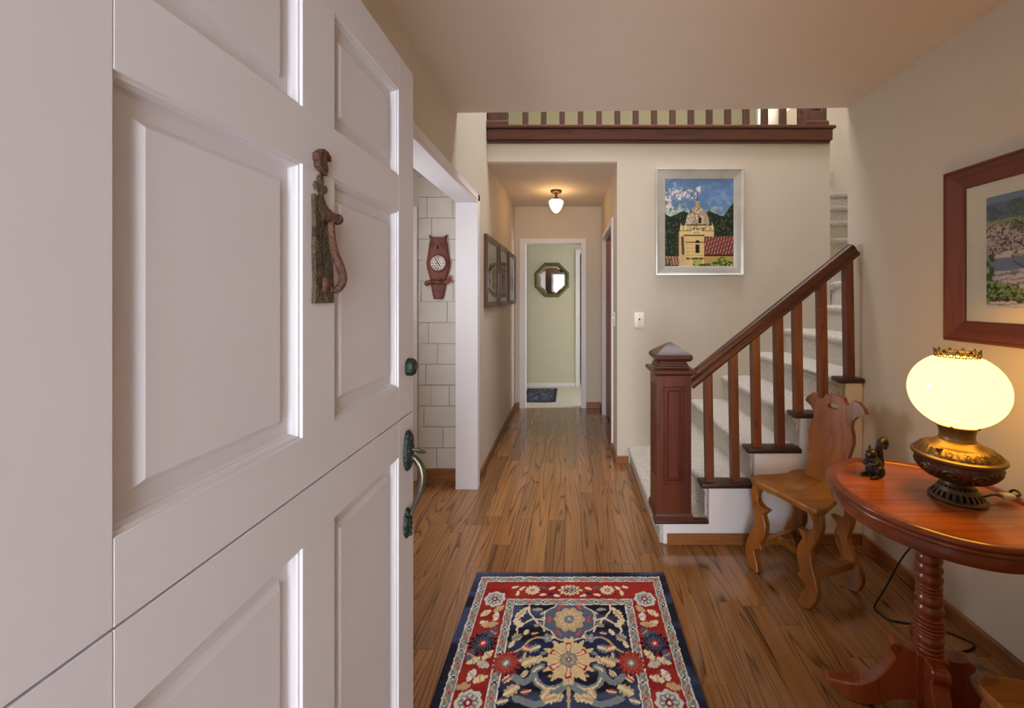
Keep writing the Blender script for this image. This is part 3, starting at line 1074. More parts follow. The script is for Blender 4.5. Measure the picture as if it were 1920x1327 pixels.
# iron knocker
kp = MB()
plate = [(0.742, 1.372), (0.744, 1.42), (0.7415, 1.47), (0.743, 1.52), (0.741, 1.564), (0.745, 1.566), (0.757, 1.560), (0.762, 1.572), (0.756, 1.577), (0.749, 1.574), (0.745, 1.582), (0.749, 1.590),
         (0.757, 1.588), (0.756, 1.598), (0.762, 1.606), (0.769, 1.602), (0.771, 1.593), (0.768, 1.587), (0.777, 1.588), (0.782, 1.582), (0.779, 1.574), (0.771, 1.576), (0.769, 1.568), (0.776, 1.556),
         (0.786, 1.549), (0.800, 1.545), (0.803, 1.50), (0.801, 1.44), (0.803, 1.372)]
kp.prism(plate, 'yz', XD - 0.001, XD + 0.007, bev=0.0015)
kn = kp.build('knocker', M['rustp'], d1)
kn['label'] = 'rusted iron door knocker'
m = MB()
m.tube([(XD + 0.004, 0.762, 1.530), (XD + 0.012, 0.776, 1.532), (XD + 0.016, 0.792, 1.530)], [0.011, 0.011, 0.008], 12)
m.ball((XD + 0.016, 0.796, 1.530), 0.0105)
m.build('hinge_boss', M['rust'], kn, 40)
pts = smooth_path([(XD + 0.013, 0.781, 1.528), (XD + 0.013, 0.782, 1.500), (XD + 0.016, 0.786, 1.468), (XD + 0.022, 0.794, 1.442), (XD + 0.025, 0.799, 1.418), (XD + 0.021, 0.794, 1.401), (XD + 0.014, 0.786, 1.396), (XD + 0.010, 0.778, 1.404)], 6)
rr = [0.0055 + 0.0022 * math.sin(PI * i / (len(pts) - 1)) for i in range(len(pts))]
MB().tube(pts, rr, 12).build('striker', M['rust'], kn, 60)
bx(XD + 0.005, XD + 0.014, 0.762, 0.788, 1.392, 1.420, bev=0.003).build('strike_block', M['rust'], kn)
fin = [(0.744, 1.634), (0.7445, 1.622), (0.748, 1.620), (0.747, 1.612), (0.756, 1.607), (0.764, 1.606), (0.770, 1.602), (0.773, 1.601), (0.772, 1.606), (0.776, 1.609), (0.7755, 1.617), (0.772, 1.627), (0.773, 1.634), (0.779, 1.637), (0.788, 1.632),
       (0.784, 1.641), (0.775, 1.647), (0.764, 1.648), (0.754, 1.642), (0.749, 1.6375)]
fz = [(a, c + 0.004) for a, c in fin]
MB().prism(fz, 'yz', XD - 0.001, XD + 0.012, bev=0.002).build('knocker_crest', M['rust'], d1)

# dead bolt
m = MB()
prof = [(0.0245, 0.0), (0.0245, 0.012), (0.021, 0.019), (0.016, 0.021), (0.010, 0.0215), (0.0085, 0.018), (0.0, 0.018)]


def lathe_x(prof, c, seg=28, sy=1.0, sz=1.0, rfun=None):
    """lathe around the +X axis through c"""
    mb = MB().lathe(prof, seg, (0, 0, 0), rfun)
    mb.v = [(c[0] + p[2], c[1] + p[0] * sy, c[2] + p[1] * sz) for p in mb.v]
    return mb


bolt = lathe_x(prof, (XD, 1.186, 1.186)).build('dead_bolt', M['bronze'], d1, 35)
lathe_x([(0.0075, 0.017), (0.0075, 0.0225), (0.0, 0.0225)], (XD, 1.186, 1.186), 16).build('key_cylinder', M['brassd'], bolt, 30)

# handle set
def scal(n_, amp):
    return lambda r, z, t: r * (1 + amp * math.cos(n_ * t))


plate_prof = [(0.0255, 0.0), (0.0260, 0.006), (0.024, 0.010), (0.0205, 0.010), (0.019, 0.014), (0.012, 0.017), (0.0, 0.018)]
hp = lathe_x(plate_prof, (XD, 1.176, 0.955), 64, 1.0, 2.15, scal(18, 0.025)).build('handle_plate', M['bronze'], d1, 50)
m = MB()
for k in range(26):
    t = 2 * PI * k / 26
    m.ball((XD + 0.011, 1.176 + 0.0218 * math.cos(t), 0.955 + 0.0468 * math.sin(t)), 0.0024, 8, 6)
for (dy, dz, rr_) in ((0, 0.034, 0.008), (0, 0.022, 0.0095), (0.006, 0.012, 0.006), (-0.006, 0.012, 0.006), (0, -0.030, 0.008), (0.008, -0.02, 0.005), (-0.008, -0.02, 0.005)):
    m.ball((XD + 0.014, 1.176 + dy, 0.955 + dz), (0.006, rr_ * 0.8, rr_), 12, 8)
m.build('plate_beading', M['bronze'], hp, 60)
pts = smooth_path([(XD + 0.012, 1.176, 0.938), (XD + 0.024, 1.176, 0.932), (XD + 0.041, 1.174, 0.908), (XD + 0.046, 1.172, 0.876), (XD + 0.038, 1.171, 0.840), (XD + 0.026, 1.171, 0.812), (XD + 0.018, 1.172, 0.788), (XD + 0.010, 1.173, 0.775)], 7)
n = len(pts)
rr = [0.0065 + 0.0035 * math.sin(PI * min(1, i / (n * 0.75))) for i in range(n)]
MB().tube(pts, rr, 14).build('grip', M['bronzeg'], hp, 60)
m = MB()
m.tube([(XD + 0.012, 1.176, 0.958), (XD + 0.030, 1.176, 0.958), (XD + 0.036, 1.176, 0.955)], [0.005, 0.0045, 0.005], 10)
m.ball((XD + 0.040, 1.176, 0.952), (0.016, 0.014, 0.0035), 20, 10, Matrix.Rotation(math.radians(12), 3, 'Y'))
m.build('thumb_latch', M['bronzeg'], hp, 60)
lp = lathe_x([(0.020, 0.0), (0.0205, 0.005), (0.018, 0.009), (0.012, 0.013), (0.0, 0.015)], (XD, 1.172, 0.755), 48, 1.0, 1.95, scal(10, 0.06)).build('lower_plate', M['bronze'], d1, 50)
m = MB()
for (dz, rr_) in ((0.024, 0.008), (0.012, 0.010), (-0.002, 0.011), (-0.016, 0.009), (-0.029, 0.0075)):
    m.ball((XD + 0.011, 1.172, 0.755 + dz), (0.007, rr_, rr_ * 0.9), 14, 8)
m.build('plate_relief', M['bronze'], lp, 60)

# ================================================================== OWL CLOCK
OX, OYY, OZ0 = -0.985, SY - 0.016, 1.366
owl = thing('owl_clock', 'carved wooden owl wall clock on the shingled alcove wall', 'clock', (OX, OYY, OZ0))
hw_tab = [(0.0, 0.033), (0.02, 0.041), (0.06, 0.049), (0.10, 0.055), (0.15, 0.061), (0.19, 0.074), (0.23, 0.086), (0.27, 0.090), (0.31, 0.084), (0.35, 0.077), (0.40, 0.071), (0.43, 0.065), (0.45, 0.056), (0.462, 0.045)]


def owl_hw(z):
    return float(np.interp(z, [a for a, _ in hw_tab], [b for _, b in hw_tab]))


def owl_body(z0, z1, nz, base, dome, relief, shift=0.0):
    m = MB()
    nx_ = 36
    vs, fs = [], []
    for i in range(nz + 1):
        z = z0 + (z1 - z0) * i / nz
        h = owl_hw(z)
        for k in range(nx_ + 1):
            a = -1 + 2 * k / nx_
            d = base + dome * math.sqrt(max(0, 1 - a * a)) + relief(a * h, z)
            if k in (0, nx_):
                d = base * 0.6
            vs.append((OX + a * h + shift, OYY - d, OZ0 + z))
    for i in range(nz):
        for k in range(nx_):
            q = i * (nx_ + 1) + k
            fs.append((q, q + 1, q + nx_ + 2, q + nx_ + 1))
    # sides and back
    nb = len(vs)
    edge = [i * (nx_ + 1) for i in range(nz + 1)] + [(nz) * (nx_ + 1) + k for k in range(1, nx_ + 1)] + [i * (nx_ + 1) + nx_ for i in range(nz - 1, -1, -1)] + [k for k in range(nx_ - 1, 0, -1)]
    for e in edge:
        p = vs[e]
        vs.append((p[0], OYY, p[2]))
    ne = len(edge)
    for q in range(ne):
        fs.append((edge[q], edge[(q + 1) % ne], nb + (q + 1) % ne, nb + q))
    fs.append(tuple(nb + q for q in range(ne)))
    return m.add(vs, fs)


def feathers(x, z):
    row = math.floor(z / 0.016)
    u = (x / 0.018 + 0.5 * (row % 2)) % 1.0 - 0.5
    w = (z / 0.016) % 1.0
    return 0.0035 * max(0, 1 - (u * u * 3 + (w - 0.5) ** 2 * 2)) * 1.3


ob = owl_body(0.145, 0.462, 70, 0.010, 0.020, feathers).build('body', M['owl'], owl, 70)
owl_body(0.0, 0.15, 40, 0.008, 0.012, lambda x, z: 0.004 * abs(math.sin(x / 0.011 * 0.5 * PI)) * (0.6 + 0.4 * math.sin(z * 120))).build('tail', M['owl'], owl, 70)
for s in (-1, 1):
    tri = [(OX + s * 0.012, OZ0 + 0.452), (OX + s * 0.040, OZ0 + 0.464), (OX + s * 0.068, OZ0 + 0.482), (OX + s * 0.064, OZ0 + 0.464), (OX + s * 0.056, OZ0 + 0.440), (OX + s * 0.03, OZ0 + 0.438)]
    MB().prism(tri, 'xz', OYY - 0.024, OYY, bev=0.003).build('ear_tuft', M['owld'], owl)
    m = MB()
    for rr_, tt in ((0.026, 0.004), (0.017, 0.003)):
        m.tube([(OX + s * 0.029 + rr_ * math.cos(t), OYY - 0.028, OZ0 + 0.405 + rr_ * 0.9 * math.sin(t)) for t in np.linspace(0, 2 * PI, 28, endpoint=False)], tt, 6, closed=True)
    m.ball((OX + s * 0.029, OYY - 0.027, OZ0 + 0.405), (0.010, 0.008, 0.010), 14, 8)
    m.build('eye', M['owld'], owl, 60)
    m = MB()
    for q in range(3):
        m.ball((OX + s * 0.03 + (q - 1) * 0.013, OYY - 0.034, OZ0 + 0.128), (0.006, 0.009, 0.018), 12, 8)
    m.build('foot', M['owld'], owl, 60)
MB().ball((OX, OYY - 0.034, OZ0 + 0.385), (0.008, 0.010, 0.018), 12, 8).build('beak', M['owld'], owl, 60)
m = MB()
m.tube(smooth_path([(OX - 0.094, OYY - 0.018, OZ0 + 0.108), (OX - 0.07, OYY - 0.020, OZ0 + 0.125), (OX - 0.02, OYY - 0.026, OZ0 + 0.128), (OX + 0.03, OYY - 0.026, OZ0 + 0.122), (OX + 0.075, OYY - 0.022, OZ0 + 0.130), (OX + 0.100, OYY - 0.018, OZ0 + 0.150)], 5),
       [0.016] * 8 + [0.015] * 10 + [0.012] * 4 + [0.008] * 4, 12)
m.tube([(OX + 0.075, OYY - 0.018, OZ0 + 0.135), (OX + 0.088, OYY - 0.016, OZ0 + 0.165), (OX + 0.092, OYY - 0.014, OZ0 + 0.178)], [0.010, 0.008, 0.003], 10)
m.build('perch_branch', M['owl'], owl, 60)


def lathe_y(prof, c, seg=40):
    """lathe around the -Y axis (towards the room)"""
    mb = MB().lathe(prof, seg)
    mb.v = [(c[0] + p[0], c[1] - p[2], c[2] + p[1]) for p in mb.v]
    return mb


DC = (OX + 0.004, OYY - 0.028, OZ0 + 0.268)
lathe_y([(0.070, 0), (0.070, 0.006), (0.066, 0.011), (0.060, 0.012), (0.057, 0.008), (0.055, 0.004)], DC).build('bezel', M['owl'], owl, 40)


def dial(U, V, img):
    x, y = U - 0.056, V - 0.056
    rr_ = np.hypot(x, y)
    put(img, np.ones_like(U), (228, 224, 214))
    put(img, np.abs(rr_ - 0.0525) < 0.001, (60, 56, 54))
    for h in range(12):
        t = PI / 2 - h * PI / 6
        cx_, cy_ = 0.042 * math.cos(t), 0.042 * math.sin(t)
        cnt = (3, 1, 2, 3, 3, 2, 3, 3, 4, 3, 2, 3)[h]
        for q in range(cnt):
            o = (q - (cnt - 1) / 2) * 0.0042
            ax, ay = -math.sin(t) * o, math.cos(t) * o
            k = 0.0025 if (h in (5, 10, 4, 8)) and q % 2 else 0.0
            d = seg_d(x, y, cx_ + ax + k - 0.0065 * math.cos(t), cy_ + ay - 0.0065 * math.sin(t), cx_ + ax - k + 0.0065 * math.cos(t), cy_ + ay + 0.0065 * math.sin(t))
            put(img, d < 0.0011, (40, 38, 38))


def dial3(U, V, T):
    # disc: squeeze the grid to a circle
    x, y = (U - 0.056) / 0.056, (V - 0.056) / 0.056
    return DC[0] + 0.056 * x * np.sqrt(1 - y * y / 2), DC[1] - 0.005 + 0 * U, DC[2] + 0.056 * y * np.sqrt(1 - x * x / 2)


def dial_fn(U, V, img):
    x, y = (U - 0.056) / 0.056, (V - 0.056) / 0.056
    dial(0.056 + 0.056 * x * np.sqrt(1 - y * y / 2), 0.056 + 0.056 * y * np.sqrt(1 - x * x / 2), img)


dl = paint_grid('dial', 0.112, 0.112, 90, 90, dial_fn, dial3, M['print'], owl)


def hand(name, ang, ln, w, mat, tail=0.008):
    t = math.radians(90 - ang)
    c_, s_ = math.cos(t), math.sin(t)
    pts = [(-tail, -w), (ln * 0.7, -w * 1.2), (ln, 0), (ln * 0.7, w * 1.2), (-tail, w)]
    poly = [(DC[0] + a * c_ - b2 * s_, DC[2] + a * s_ + b2 * c_) for a, b2 in pts]
    return MB().prism(poly, 'xz', DC[1] - 0.0085, DC[1] - 0.0065).build(name, mat, dl)


hand('minute_hand', 330, 0.046, 0.0014, M['handd'])
hand('hour_hand', 137, 0.034, 0.0024, M['handd'])
hand('second_hand', 90, 0.046, 0.0006, M['handd'], 0.0)
hand('alarm_hand', 268, 0.030, 0.0008, M['handr'], 0.0)

# ================================================================== PASSAGE: three pictures, ceiling light, mirror, mat
def print_a(seed):
    def fn(U, V, img):
        put(img, np.ones_like(U), (210, 206, 196))
        n = fbm(U * 9, V * 9, seed)
        put(img, np.clip((n - 0.35) * 3, 0, 1), (158, 154, 142))
        put(img, np.clip((fbm(U * 16, V * 30, seed + 9) - 0.5) * 6, 0, 1) * (V < 0.22), (66, 62, 54))
        put(img, (V > 0.24) & (n < 0.45), (198, 198, 192))
    return fn


PXW = XL
PIC = [(3.355, 3.925, 'dark brown framed picture nearest the alcove on the passage wall'),
       (3.985, 4.535, 'middle one of three brown framed pictures on the passage wall'),
       (4.60, 5.15, 'dark brown framed picture closest to the far doorway')]
for q, (ya, yb, lab) in enumerate(PIC):
    za, zb2 = 1.297, 1.887 - 0.004 * q
    p = thing('framed_picture', lab, 'picture', (PXW, (ya + yb) / 2, za), group='pictures along the passage wall')
    fw_ = 0.045
    for a in ((ya, yb, za, za + fw_), (ya, yb, zb2 - fw_, zb2), (ya, ya + fw_, za + fw_, zb2 - fw_), (yb - fw_, yb, za + fw_, zb2 - fw_)):
        bx(PXW + 0.001, PXW + 0.027, a[0], a[1], a[2], a[3], bev=0.002).build('frame_bar', M['frame2'], p)
    bx(PXW + 0.002, PXW + 0.012, ya + fw_, yb - fw_, za + fw_, zb2 - fw_).build('mat_board', M['matw'], p)
    w_, h_ = 0.26, 0.28
    yc, zc = (ya + yb) / 2, (za + zb2) / 2
    paint_grid('print', w_, h_, 60, 60, print_a(q * 7 + 3), lambda U, V, T, yc=yc, zc=zc: (PXW + 0.0128 + 0 * U, yc - w_ / 2 + U, zc - h_ / 2 + V), M['print'], p)
    v = [(PXW + 0.019, ya + fw_, za + fw_), (PXW + 0.019, yb - fw_, za + fw_), (PXW + 0.019, yb - fw_, zb2 - fw_), (PXW + 0.019, ya + fw_, zb2 - fw_)]
    MB().add(v, [(0, 1, 2, 3)]).build('glass_pane', M['pane'], p)

LX, LY = -0.142, 4.43
cl_ = thing('ceiling_light', 'small lit opal globe light on the passage ceiling', 'light', (LX, LY, ZC))
MB().lathe([(0.0, -0.035), (0.030, -0.034), (0.052, -0.024), (0.060, -0.012), (0.060, 0.0)], 40, (LX, LY, ZC)).build('canopy', M['brassd'], cl_, 40)
MB().lathe([(0.016, -0.075), (0.013, -0.065), (0.012, -0.05), (0.018, -0.034)], 24, (LX, LY, ZC)).build('stem', M['brassd'], cl_, 40)
MB().lathe([(0.052, -0.108), (0.050, -0.098), (0.042, -0.086), (0.020, -0.074), (0.0, -0.073)], 36, (LX, LY, ZC)).build('gallery', M['brassd'], cl_, 40)
MB().lathe([(0.0, -0.238), (0.012, -0.236), (0.030, -0.222), (0.050, -0.196), (0.066, -0.162), (0.0745, -0.132), (0.074, -0.116), (0.062, -0.104), (0.048, -0.098)], 40, (LX, LY, ZC)).build('opal_globe', M['globe'], cl_, 60)

MX, MZ, MR = -0.270, 1.640, 0.263
mi = thing('octagonal_mirror', 'octagonal mirror with dark olive frame on the green wall', 'mirror', (MX, FY, MZ - MR))


def octo(rf):
    return [(MX + rf / math.cos(PI / 8) * math.cos(PI / 8 + k * PI / 4), MZ + rf / math.cos(PI / 8) * math.sin(PI / 8 + k * PI / 4)) for k in range(8)]


def oct_ring(prof):
    vs, fs = [], []
    for (rf, d) in prof:
        vs += [(a, FY - d, c) for a, c in octo(rf)]
    for q in range(len(prof) - 1):
        for e in range(8):
            fs.append((q * 8 + e, q * 8 + (e + 1) % 8, q * 8 + 8 + (e + 1) % 8, q * 8 + 8 + e))
    return MB().add(vs, fs)


oct_ring([(MR, 0.0), (MR, 0.018), (MR - 0.012, 0.028), (MR - 0.030, 0.030), (MR - 0.046, 0.022), (MR - 0.056, 0.016), (MR - 0.056, 0.008)]).build('frame', M['mframe'], mi)
m = oct_ring([(MR - 0.055, 0.010), (MR - 0.080, 0.0135)])
m.build('glass_bevel', M['mirror'], mi)
MB().add([(a, FY - 0.0135, c) for a, c in octo(MR - 0.080)], [tuple(range(8))]).build('glass', M['mirror'], mi)


def navy_mat(U, V, img):
    put(img, np.ones_like(U), (52, 56, 82))
    n = fbm(U * 38, V * 38, 4, 3)
    put(img, np.abs(n - 0.5) < 0.05, (150, 152, 164))
    b = (U < 0.05) | (U > 0.40) | (V < 0.05) | (V > 0.75)
    put(img, b, (34, 36, 56))
    put(img, b & (np.sin(U * 110) * np.sin(V * 110) > 0.55), (140, 142, 154))


mt_ = paint_grid('door_mat', 0.45, 0.80, 70, 120, navy_mat, lambda U, V, T: (-0.63 + U, 5.50 + V, 0.012 + T), M['pile'], None, lambda U, V, I: 0.002 * vnoise(U * 200, V * 200, 2))
tag(mt_, 'small dark navy patterned mat on the cream carpet', 'mat')

# ================================================================== LIGHT SWITCHES
sx_, sz_ = (1198.5 - CX) / (F_PX / YB), CAM_H - (600 - CY) / (F_PX / YB)
s1 = thing('light_switch', 'white light switch plate on the wall left of the stairs', 'switch', (sx_, YB, sz_ - 0.06), group='light switches')
bx(sx_ - 0.040, sx_ + 0.040, YB - 0.007, YB, sz_ - 0.062, sz_ + 0.062, bev=0.003, seg=2).build('plate', M['plastic'], s1, 40)
m = bx(sx_ - 0.012, sx_ + 0.012, YB - 0.009, YB - 0.006, sz_ - 0.026, sz_ + 0.026, bev=0.001)
m.build('toggle_slot', M['mat'], s1)
MB().box(sx_ - 0.006, sx_ + 0.006, YB - 0.020, YB - 0.006, sz_ + 0.0, sz_ + 0.014, bev=0.002).build('toggle', M['brassd'], s1)
for dz in (-0.042, 0.042):
    MB().ball((sx_, YB - 0.007, sz_ + dz), (0.0035, 0.0015, 0.0035), 10, 6).build('screw', M['silverd'], s1)
yy, zz = 3.70, 1.19
s2 = thing('light_switch', 'white light switch plate edge-on beside the closet', 'switch', (XC, yy, zz - 0.06), group='light switches')
bx(XC - 0.007, XC, yy - 0.040, yy + 0.040, zz - 0.062, zz + 0.062, bev=0.003, seg=2).build('plate', M['plastic'], s2, 40)
bx(XC - 0.020, XC - 0.006, yy - 0.006, yy + 0.006, zz, zz + 0.014, bev=0.002).build('toggle', M['plastic'], s2)
# ================================================================== SILVER FRAMED PICTURE BEHIND THE STAIRS
fx0, fx1, fz0, fz1 = 0.711, 1.441, 1.556, 2.443
sp_ = thing('silver_framed_picture', 'picture of a domed church tower in a wide silver frame', 'picture', ((fx0 + fx1) / 2, YB, fz0))


def frame_bars(x0, x1, z0, z1, w, prof_d, mat, parent, name):
    """four mitred bars facing the room (-Y); prof_d: (inset, depth) from the outer edge"""
    cs = [(x0, z0, 1, 1), (x1, z0, -1, 1), (x1, z1, -1, -1), (x0, z1, 1, -1)]
    for e in range(4):
        a, b2 = cs[e], cs[(e + 1) % 4]
        vs, fs = [], []
        for (i_, d) in prof_d:
            vs.append((a[0] + a[2] * i_, YB - d, a[1] + a[3] * i_))
            vs.append((b2[0] + b2[2] * i_, YB - d, b2[1] + b2[3] * i_))
        n = len(prof_d)
        for q in range(n):
            q2 = (q + 1) % n
            fs.append((q * 2, q * 2 + 1, q2 * 2 + 1, q2 * 2))
        fs += [tuple(q * 2 for q in range(n)), tuple(q * 2 + 1 for q in range(n))]
        MB().add(vs, fs).build(name, mat, parent, 30)


frame_bars(fx0, fx1, fz0, fz1, 0.02, [(0, 0.001), (0, 0.030), (0.003, 0.036), (0.010, 0.037), (0.014, 0.034), (0.018, 0.028), (0.018, 0.001)], M['silver'], sp_, 'frame_bar')
frame_bars(fx0 + 0.018, fx1 - 0.018, fz0 + 0.018, fz1 - 0.018, 0.02, [(0, 0.001), (0, 0.024), (0.006, 0.022), (0.008, 0.018), (0.060, 0.012), (0.063, 0.010), (0.063, 0.001)], M['silver'], sp_, 'inner_bar')
iw, ih = fx1 - fx0 - 0.16, fz1 - fz0 - 0.16


def church(U, V, img):
    u, t = U / iw, 1 - V / ih
    a = iw / ih
    n1 = fbm(u * 5, t * 6, 1)
    n2 = fbm(u * 14, t * 18, 2)
    n3 = fbm(u * 45, t * 60, 3, 3)
    put(img, np.ones_like(u), (104, 138, 184))
    put(img, np.clip((n2 - 0.5) * 4, 0, 1), (134, 162, 198))
    put(img, np.clip((0.55 - n1) * 3, 0, 0.6), (88, 118, 164))
    mead = np.clip((t - 0.16 - 0.10 * (u > 0) + 0.35 * (0.35 - u)) * 6 + (n2 - 0.5) * 3, 0, 1) * (u < 0.42 + 0.25 * (n1 - 0.5))
    put(img, mead * (t < 0.45), (186, 196, 176))
    cloud = np.clip(1 - np.abs(t - (0.22 - 0.30 * (u - 0.15))) * 12 + (n2 - 0.5) * 5, 0, 1) * (u < 0.52)
    put(img, cloud * (t < 0.4), (222, 214, 212))
    put(img, (n3 > 0.6) & (t < 0.4) & (u < 0.5), (96, 120, 150))
    put(img, np.clip((t - 0.33) * 10 + (n2 - 0.5) * 4, 0, 1) * (u > 0.6) * (t < 0.45) * 0.6, (176, 190, 150))
    # trees
    edge = 0.40 + 0.05 * np.sin(u * 17) * 0.6 + 0.03 * (n2 - 0.5) - 0.09 * np.clip((u - 0.85) * 7, 0, 1)
    tr_ = t > edge
    put(img, tr_, (34, 42, 32))
    put(img, tr_ & (n3 > 0.54), (48, 58, 42))
    put(img, tr_ & (n3 > 0.66), (74, 86, 58))
    # right roof and walls
    rf = (u > 0.56) & (t > 0.665 - 0.02 * (u - 0.56)) & (t < 0.87)
    put(img, rf, (140, 82, 72))
    rows = np.sin((u * 1.0 + (t - 0.66) * 0.35) * 150)
    put(img, rf & (rows > 0.4), (104, 52, 48))
    put(img, rf & (rows < -0.6) & (np.sin(t * 130 + u * 40) > 0.0), (198, 150, 138))
    put(img, (u > 0.56) & (t >= 0.87), (190, 152, 92))
    put(img, (u > 0.56) & (t >= 0.865) & (t < 0.885), (70, 40, 30))
    lr = (u < 0.22) & (t > 0.885)
    put(img, lr, (128, 80, 66))
    put(img, lr & (np.sin((u - t * 0.3) * 150) > 0.5), (196, 160, 140))
    put(img, (u < 0.09) & (t > 0.91) & (n3 > 0.4), (70, 88, 44))
    put(img, (u < 0.23) & (t > 0.985), (40, 28, 24))
    # tower
    cream, shade = (222, 194, 132), (178, 146, 92)
    left = (u > 0.205) & (u < 0.34) & (t > 0.60)
    put(img, left, (206, 176, 128))
    put(img, left & (np.abs(u - 0.25 - (t - 0.6) * 0.06) < 0.018) & (t < 0.87), (96, 66, 44))
    put(img, (u > 0.22) & (u < 0.715) & (t > 0.585) & (t < 0.66), cream)
    tow = (u > 0.31) & (u < 0.57) & (t > 0.645)
    put(img, tow, cream)
    put(img, (u > 0.285) & (u < 0.345) & (t > 0.66) & (t < 0.99), (214, 184, 134))
    stone = np.abs(((t * 24) % 1.0) - 0.5) > 0.43
    put(img, tow & stone & (t > 0.72) & (t < 0.9), (176, 138, 80))
    put(img, (np.abs(t - 0.648) < 0.010) & (u > 0.27) & (u < 0.575), (96, 76, 54))
    put(img, (np.abs(t - 0.725) < 0.006) & (u > 0.30) & (u < 0.57), (110, 86, 56))
    put(img, (np.abs(t - 0.912) < 0.012) & (u > 0.31) & (u < 0.57) & (n3 > 0.4), (84, 64, 44))
    put(img, (np.abs(t - 0.592) < 0.008) & (u > 0.205) & (u < 0.725), (112, 90, 66))
    put(img, (u > 0.385) & (u < 0.53) & (t > 0.585) & (t < 0.635), (232, 214, 166))
    put(img, (np.abs(u - 0.46) < 0.055) & (t > 0.60) & (t < 0.63), (200, 170, 120))
    win_ = (np.abs(u - 0.475) < 0.030) & (t > 0.725) & (t < 0.85) | (np.hypot((u - 0.475), (t - 0.725) / a * 1.0) < 0.030)
    put(img, np.abs(u - 0.475) < 0.042, (222, 194, 132)) if False else None
    put(img, win_, (36, 28, 24))
    put(img, win_ & (np.abs(t - 0.745) < 0.008), (200, 190, 180))
    # drum, pinnacles, dome
    put(img, (u > 0.225) & (u < 0.715) & (t > 0.535) & (t < 0.588), (216, 190, 136))
    put(img, (u > 0.225) & (u < 0.715) & (t > 0.535) & (t < 0.588) & (n3 > 0.58), (120, 96, 68))
    for pu in (0.235, 0.30, 0.62, 0.69):
        put(img, (np.abs(u - pu) < 0.016 * np.clip((t - 0.50) * 14, 0, 1)) & (t < 0.59), (226, 204, 150))
    dm = ((u - 0.475) / 0.172) ** 2 + ((t - 0.525) / 0.205) ** 2 < 1
    dm &= t < 0.525
    put(img, dm, (204, 190, 168))
    put(img, dm & (n2 > 0.52), (172, 152, 124))
    put(img, dm & (n3 > 0.6), (108, 92, 76))
    put(img, dm & (u > 0.56), (176, 158, 128))
    put(img, dm & (np.abs(np.sin((u - 0.475) * 40)) > 0.985), (150, 130, 104))
    put(img, (np.abs(u - 0.508) < 0.020) & (t > 0.445) & (t < 0.51), (52, 36, 30))
    lan = (np.abs(u - 0.475) < 0.028 + 0.10 * np.clip(t - 0.28, 0, 1)) & (t > 0.255) & (t < 0.335)
    put(img, lan, (206, 172, 100))
    put(img, lan & (np.sin(t * 330) > 0.5), (140, 110, 60))
    put(img, (np.abs(u - 0.475) < 0.004) & (t > 0.165) & (t < 0.26), (70, 66, 70))
    put(img, (np.abs(u - 0.475) < 0.014) & (np.abs(t - 0.187) < 0.004), (70, 66, 70))
    # shrubs at the foot
    sh = (t > 0.965 - 0.04 * (np.abs(u - 0.47) < 0.07) - 0.07 * np.exp(-((u - 0.83) / 0.11) ** 2) + 0.05 * (n2 - 0.5)) & (u > 0.40)
    put(img, sh, (110, 130, 52))
    put(img, sh & (n3 > 0.55), (172, 182, 92))
    put(img, sh & (n3 < 0.4), (60, 76, 34))


paint_grid('print', iw, ih, 190, 240, church, lambda U, V, T: (fx0 + 0.08 + U, YB - 0.009 + 0 * U, fz0 + 0.08 + V), M['print'], sp_)

# ================================================================== CHERRY FRAMED PHOTOGRAPH ON THE RIGHT WALL
cy0, cy1, cz0, cz1 = 0.95, 1.822, 1.198, 1.913
cp = thing('cherry_framed_picture', 'landscape photograph with cream mat in a wide cherry frame on the right wall', 'picture', (XR, (cy0 + cy1) / 2, cz0))
FWD = 0.086
cs = [(cy1, cz0, -1, 1), (cy0, cz0, 1, 1), (cy0, cz1, 1, -1), (cy1, cz1, -1, -1)]
pd = [(0, 0.001), (0, 0.026), (0.004, 0.031), (0.011, 0.032), (0.014, 0.027), (0.080, 0.018), (0.086, 0.014), (0.086, 0.001)]
for e in range(4):
    a, b2 = cs[e], cs[(e + 1) % 4]
    vs, fs = [], []
    for (i_, d) in pd:
        vs.append((XR - d, a[0] + a[2] * i_, a[1] + a[3] * i_))
        vs.append((XR - d, b2[0] + b2[2] * i_, b2[1] + b2[3] * i_))
    n = len(pd)
    fs = [(q * 2, q * 2 + 1, ((q + 1) % n) * 2 + 1, ((q + 1) % n) * 2) for q in range(n)]
    fs += [tuple(q * 2 for q in range(n)), tuple(q * 2 + 1 for q in range(n))]
    MB().add(vs, fs).build('frame_bar', M['frame'] if e % 2 == 0 else M['framez'], cp)
bx(XR - 0.008, XR - 0.001, cy0 + FWD, cy1 - FWD, cz0 + FWD, cz1 - FWD).build('mat_board', M['mat'], cp)
pw_, ph_ = 0.54, 0.428


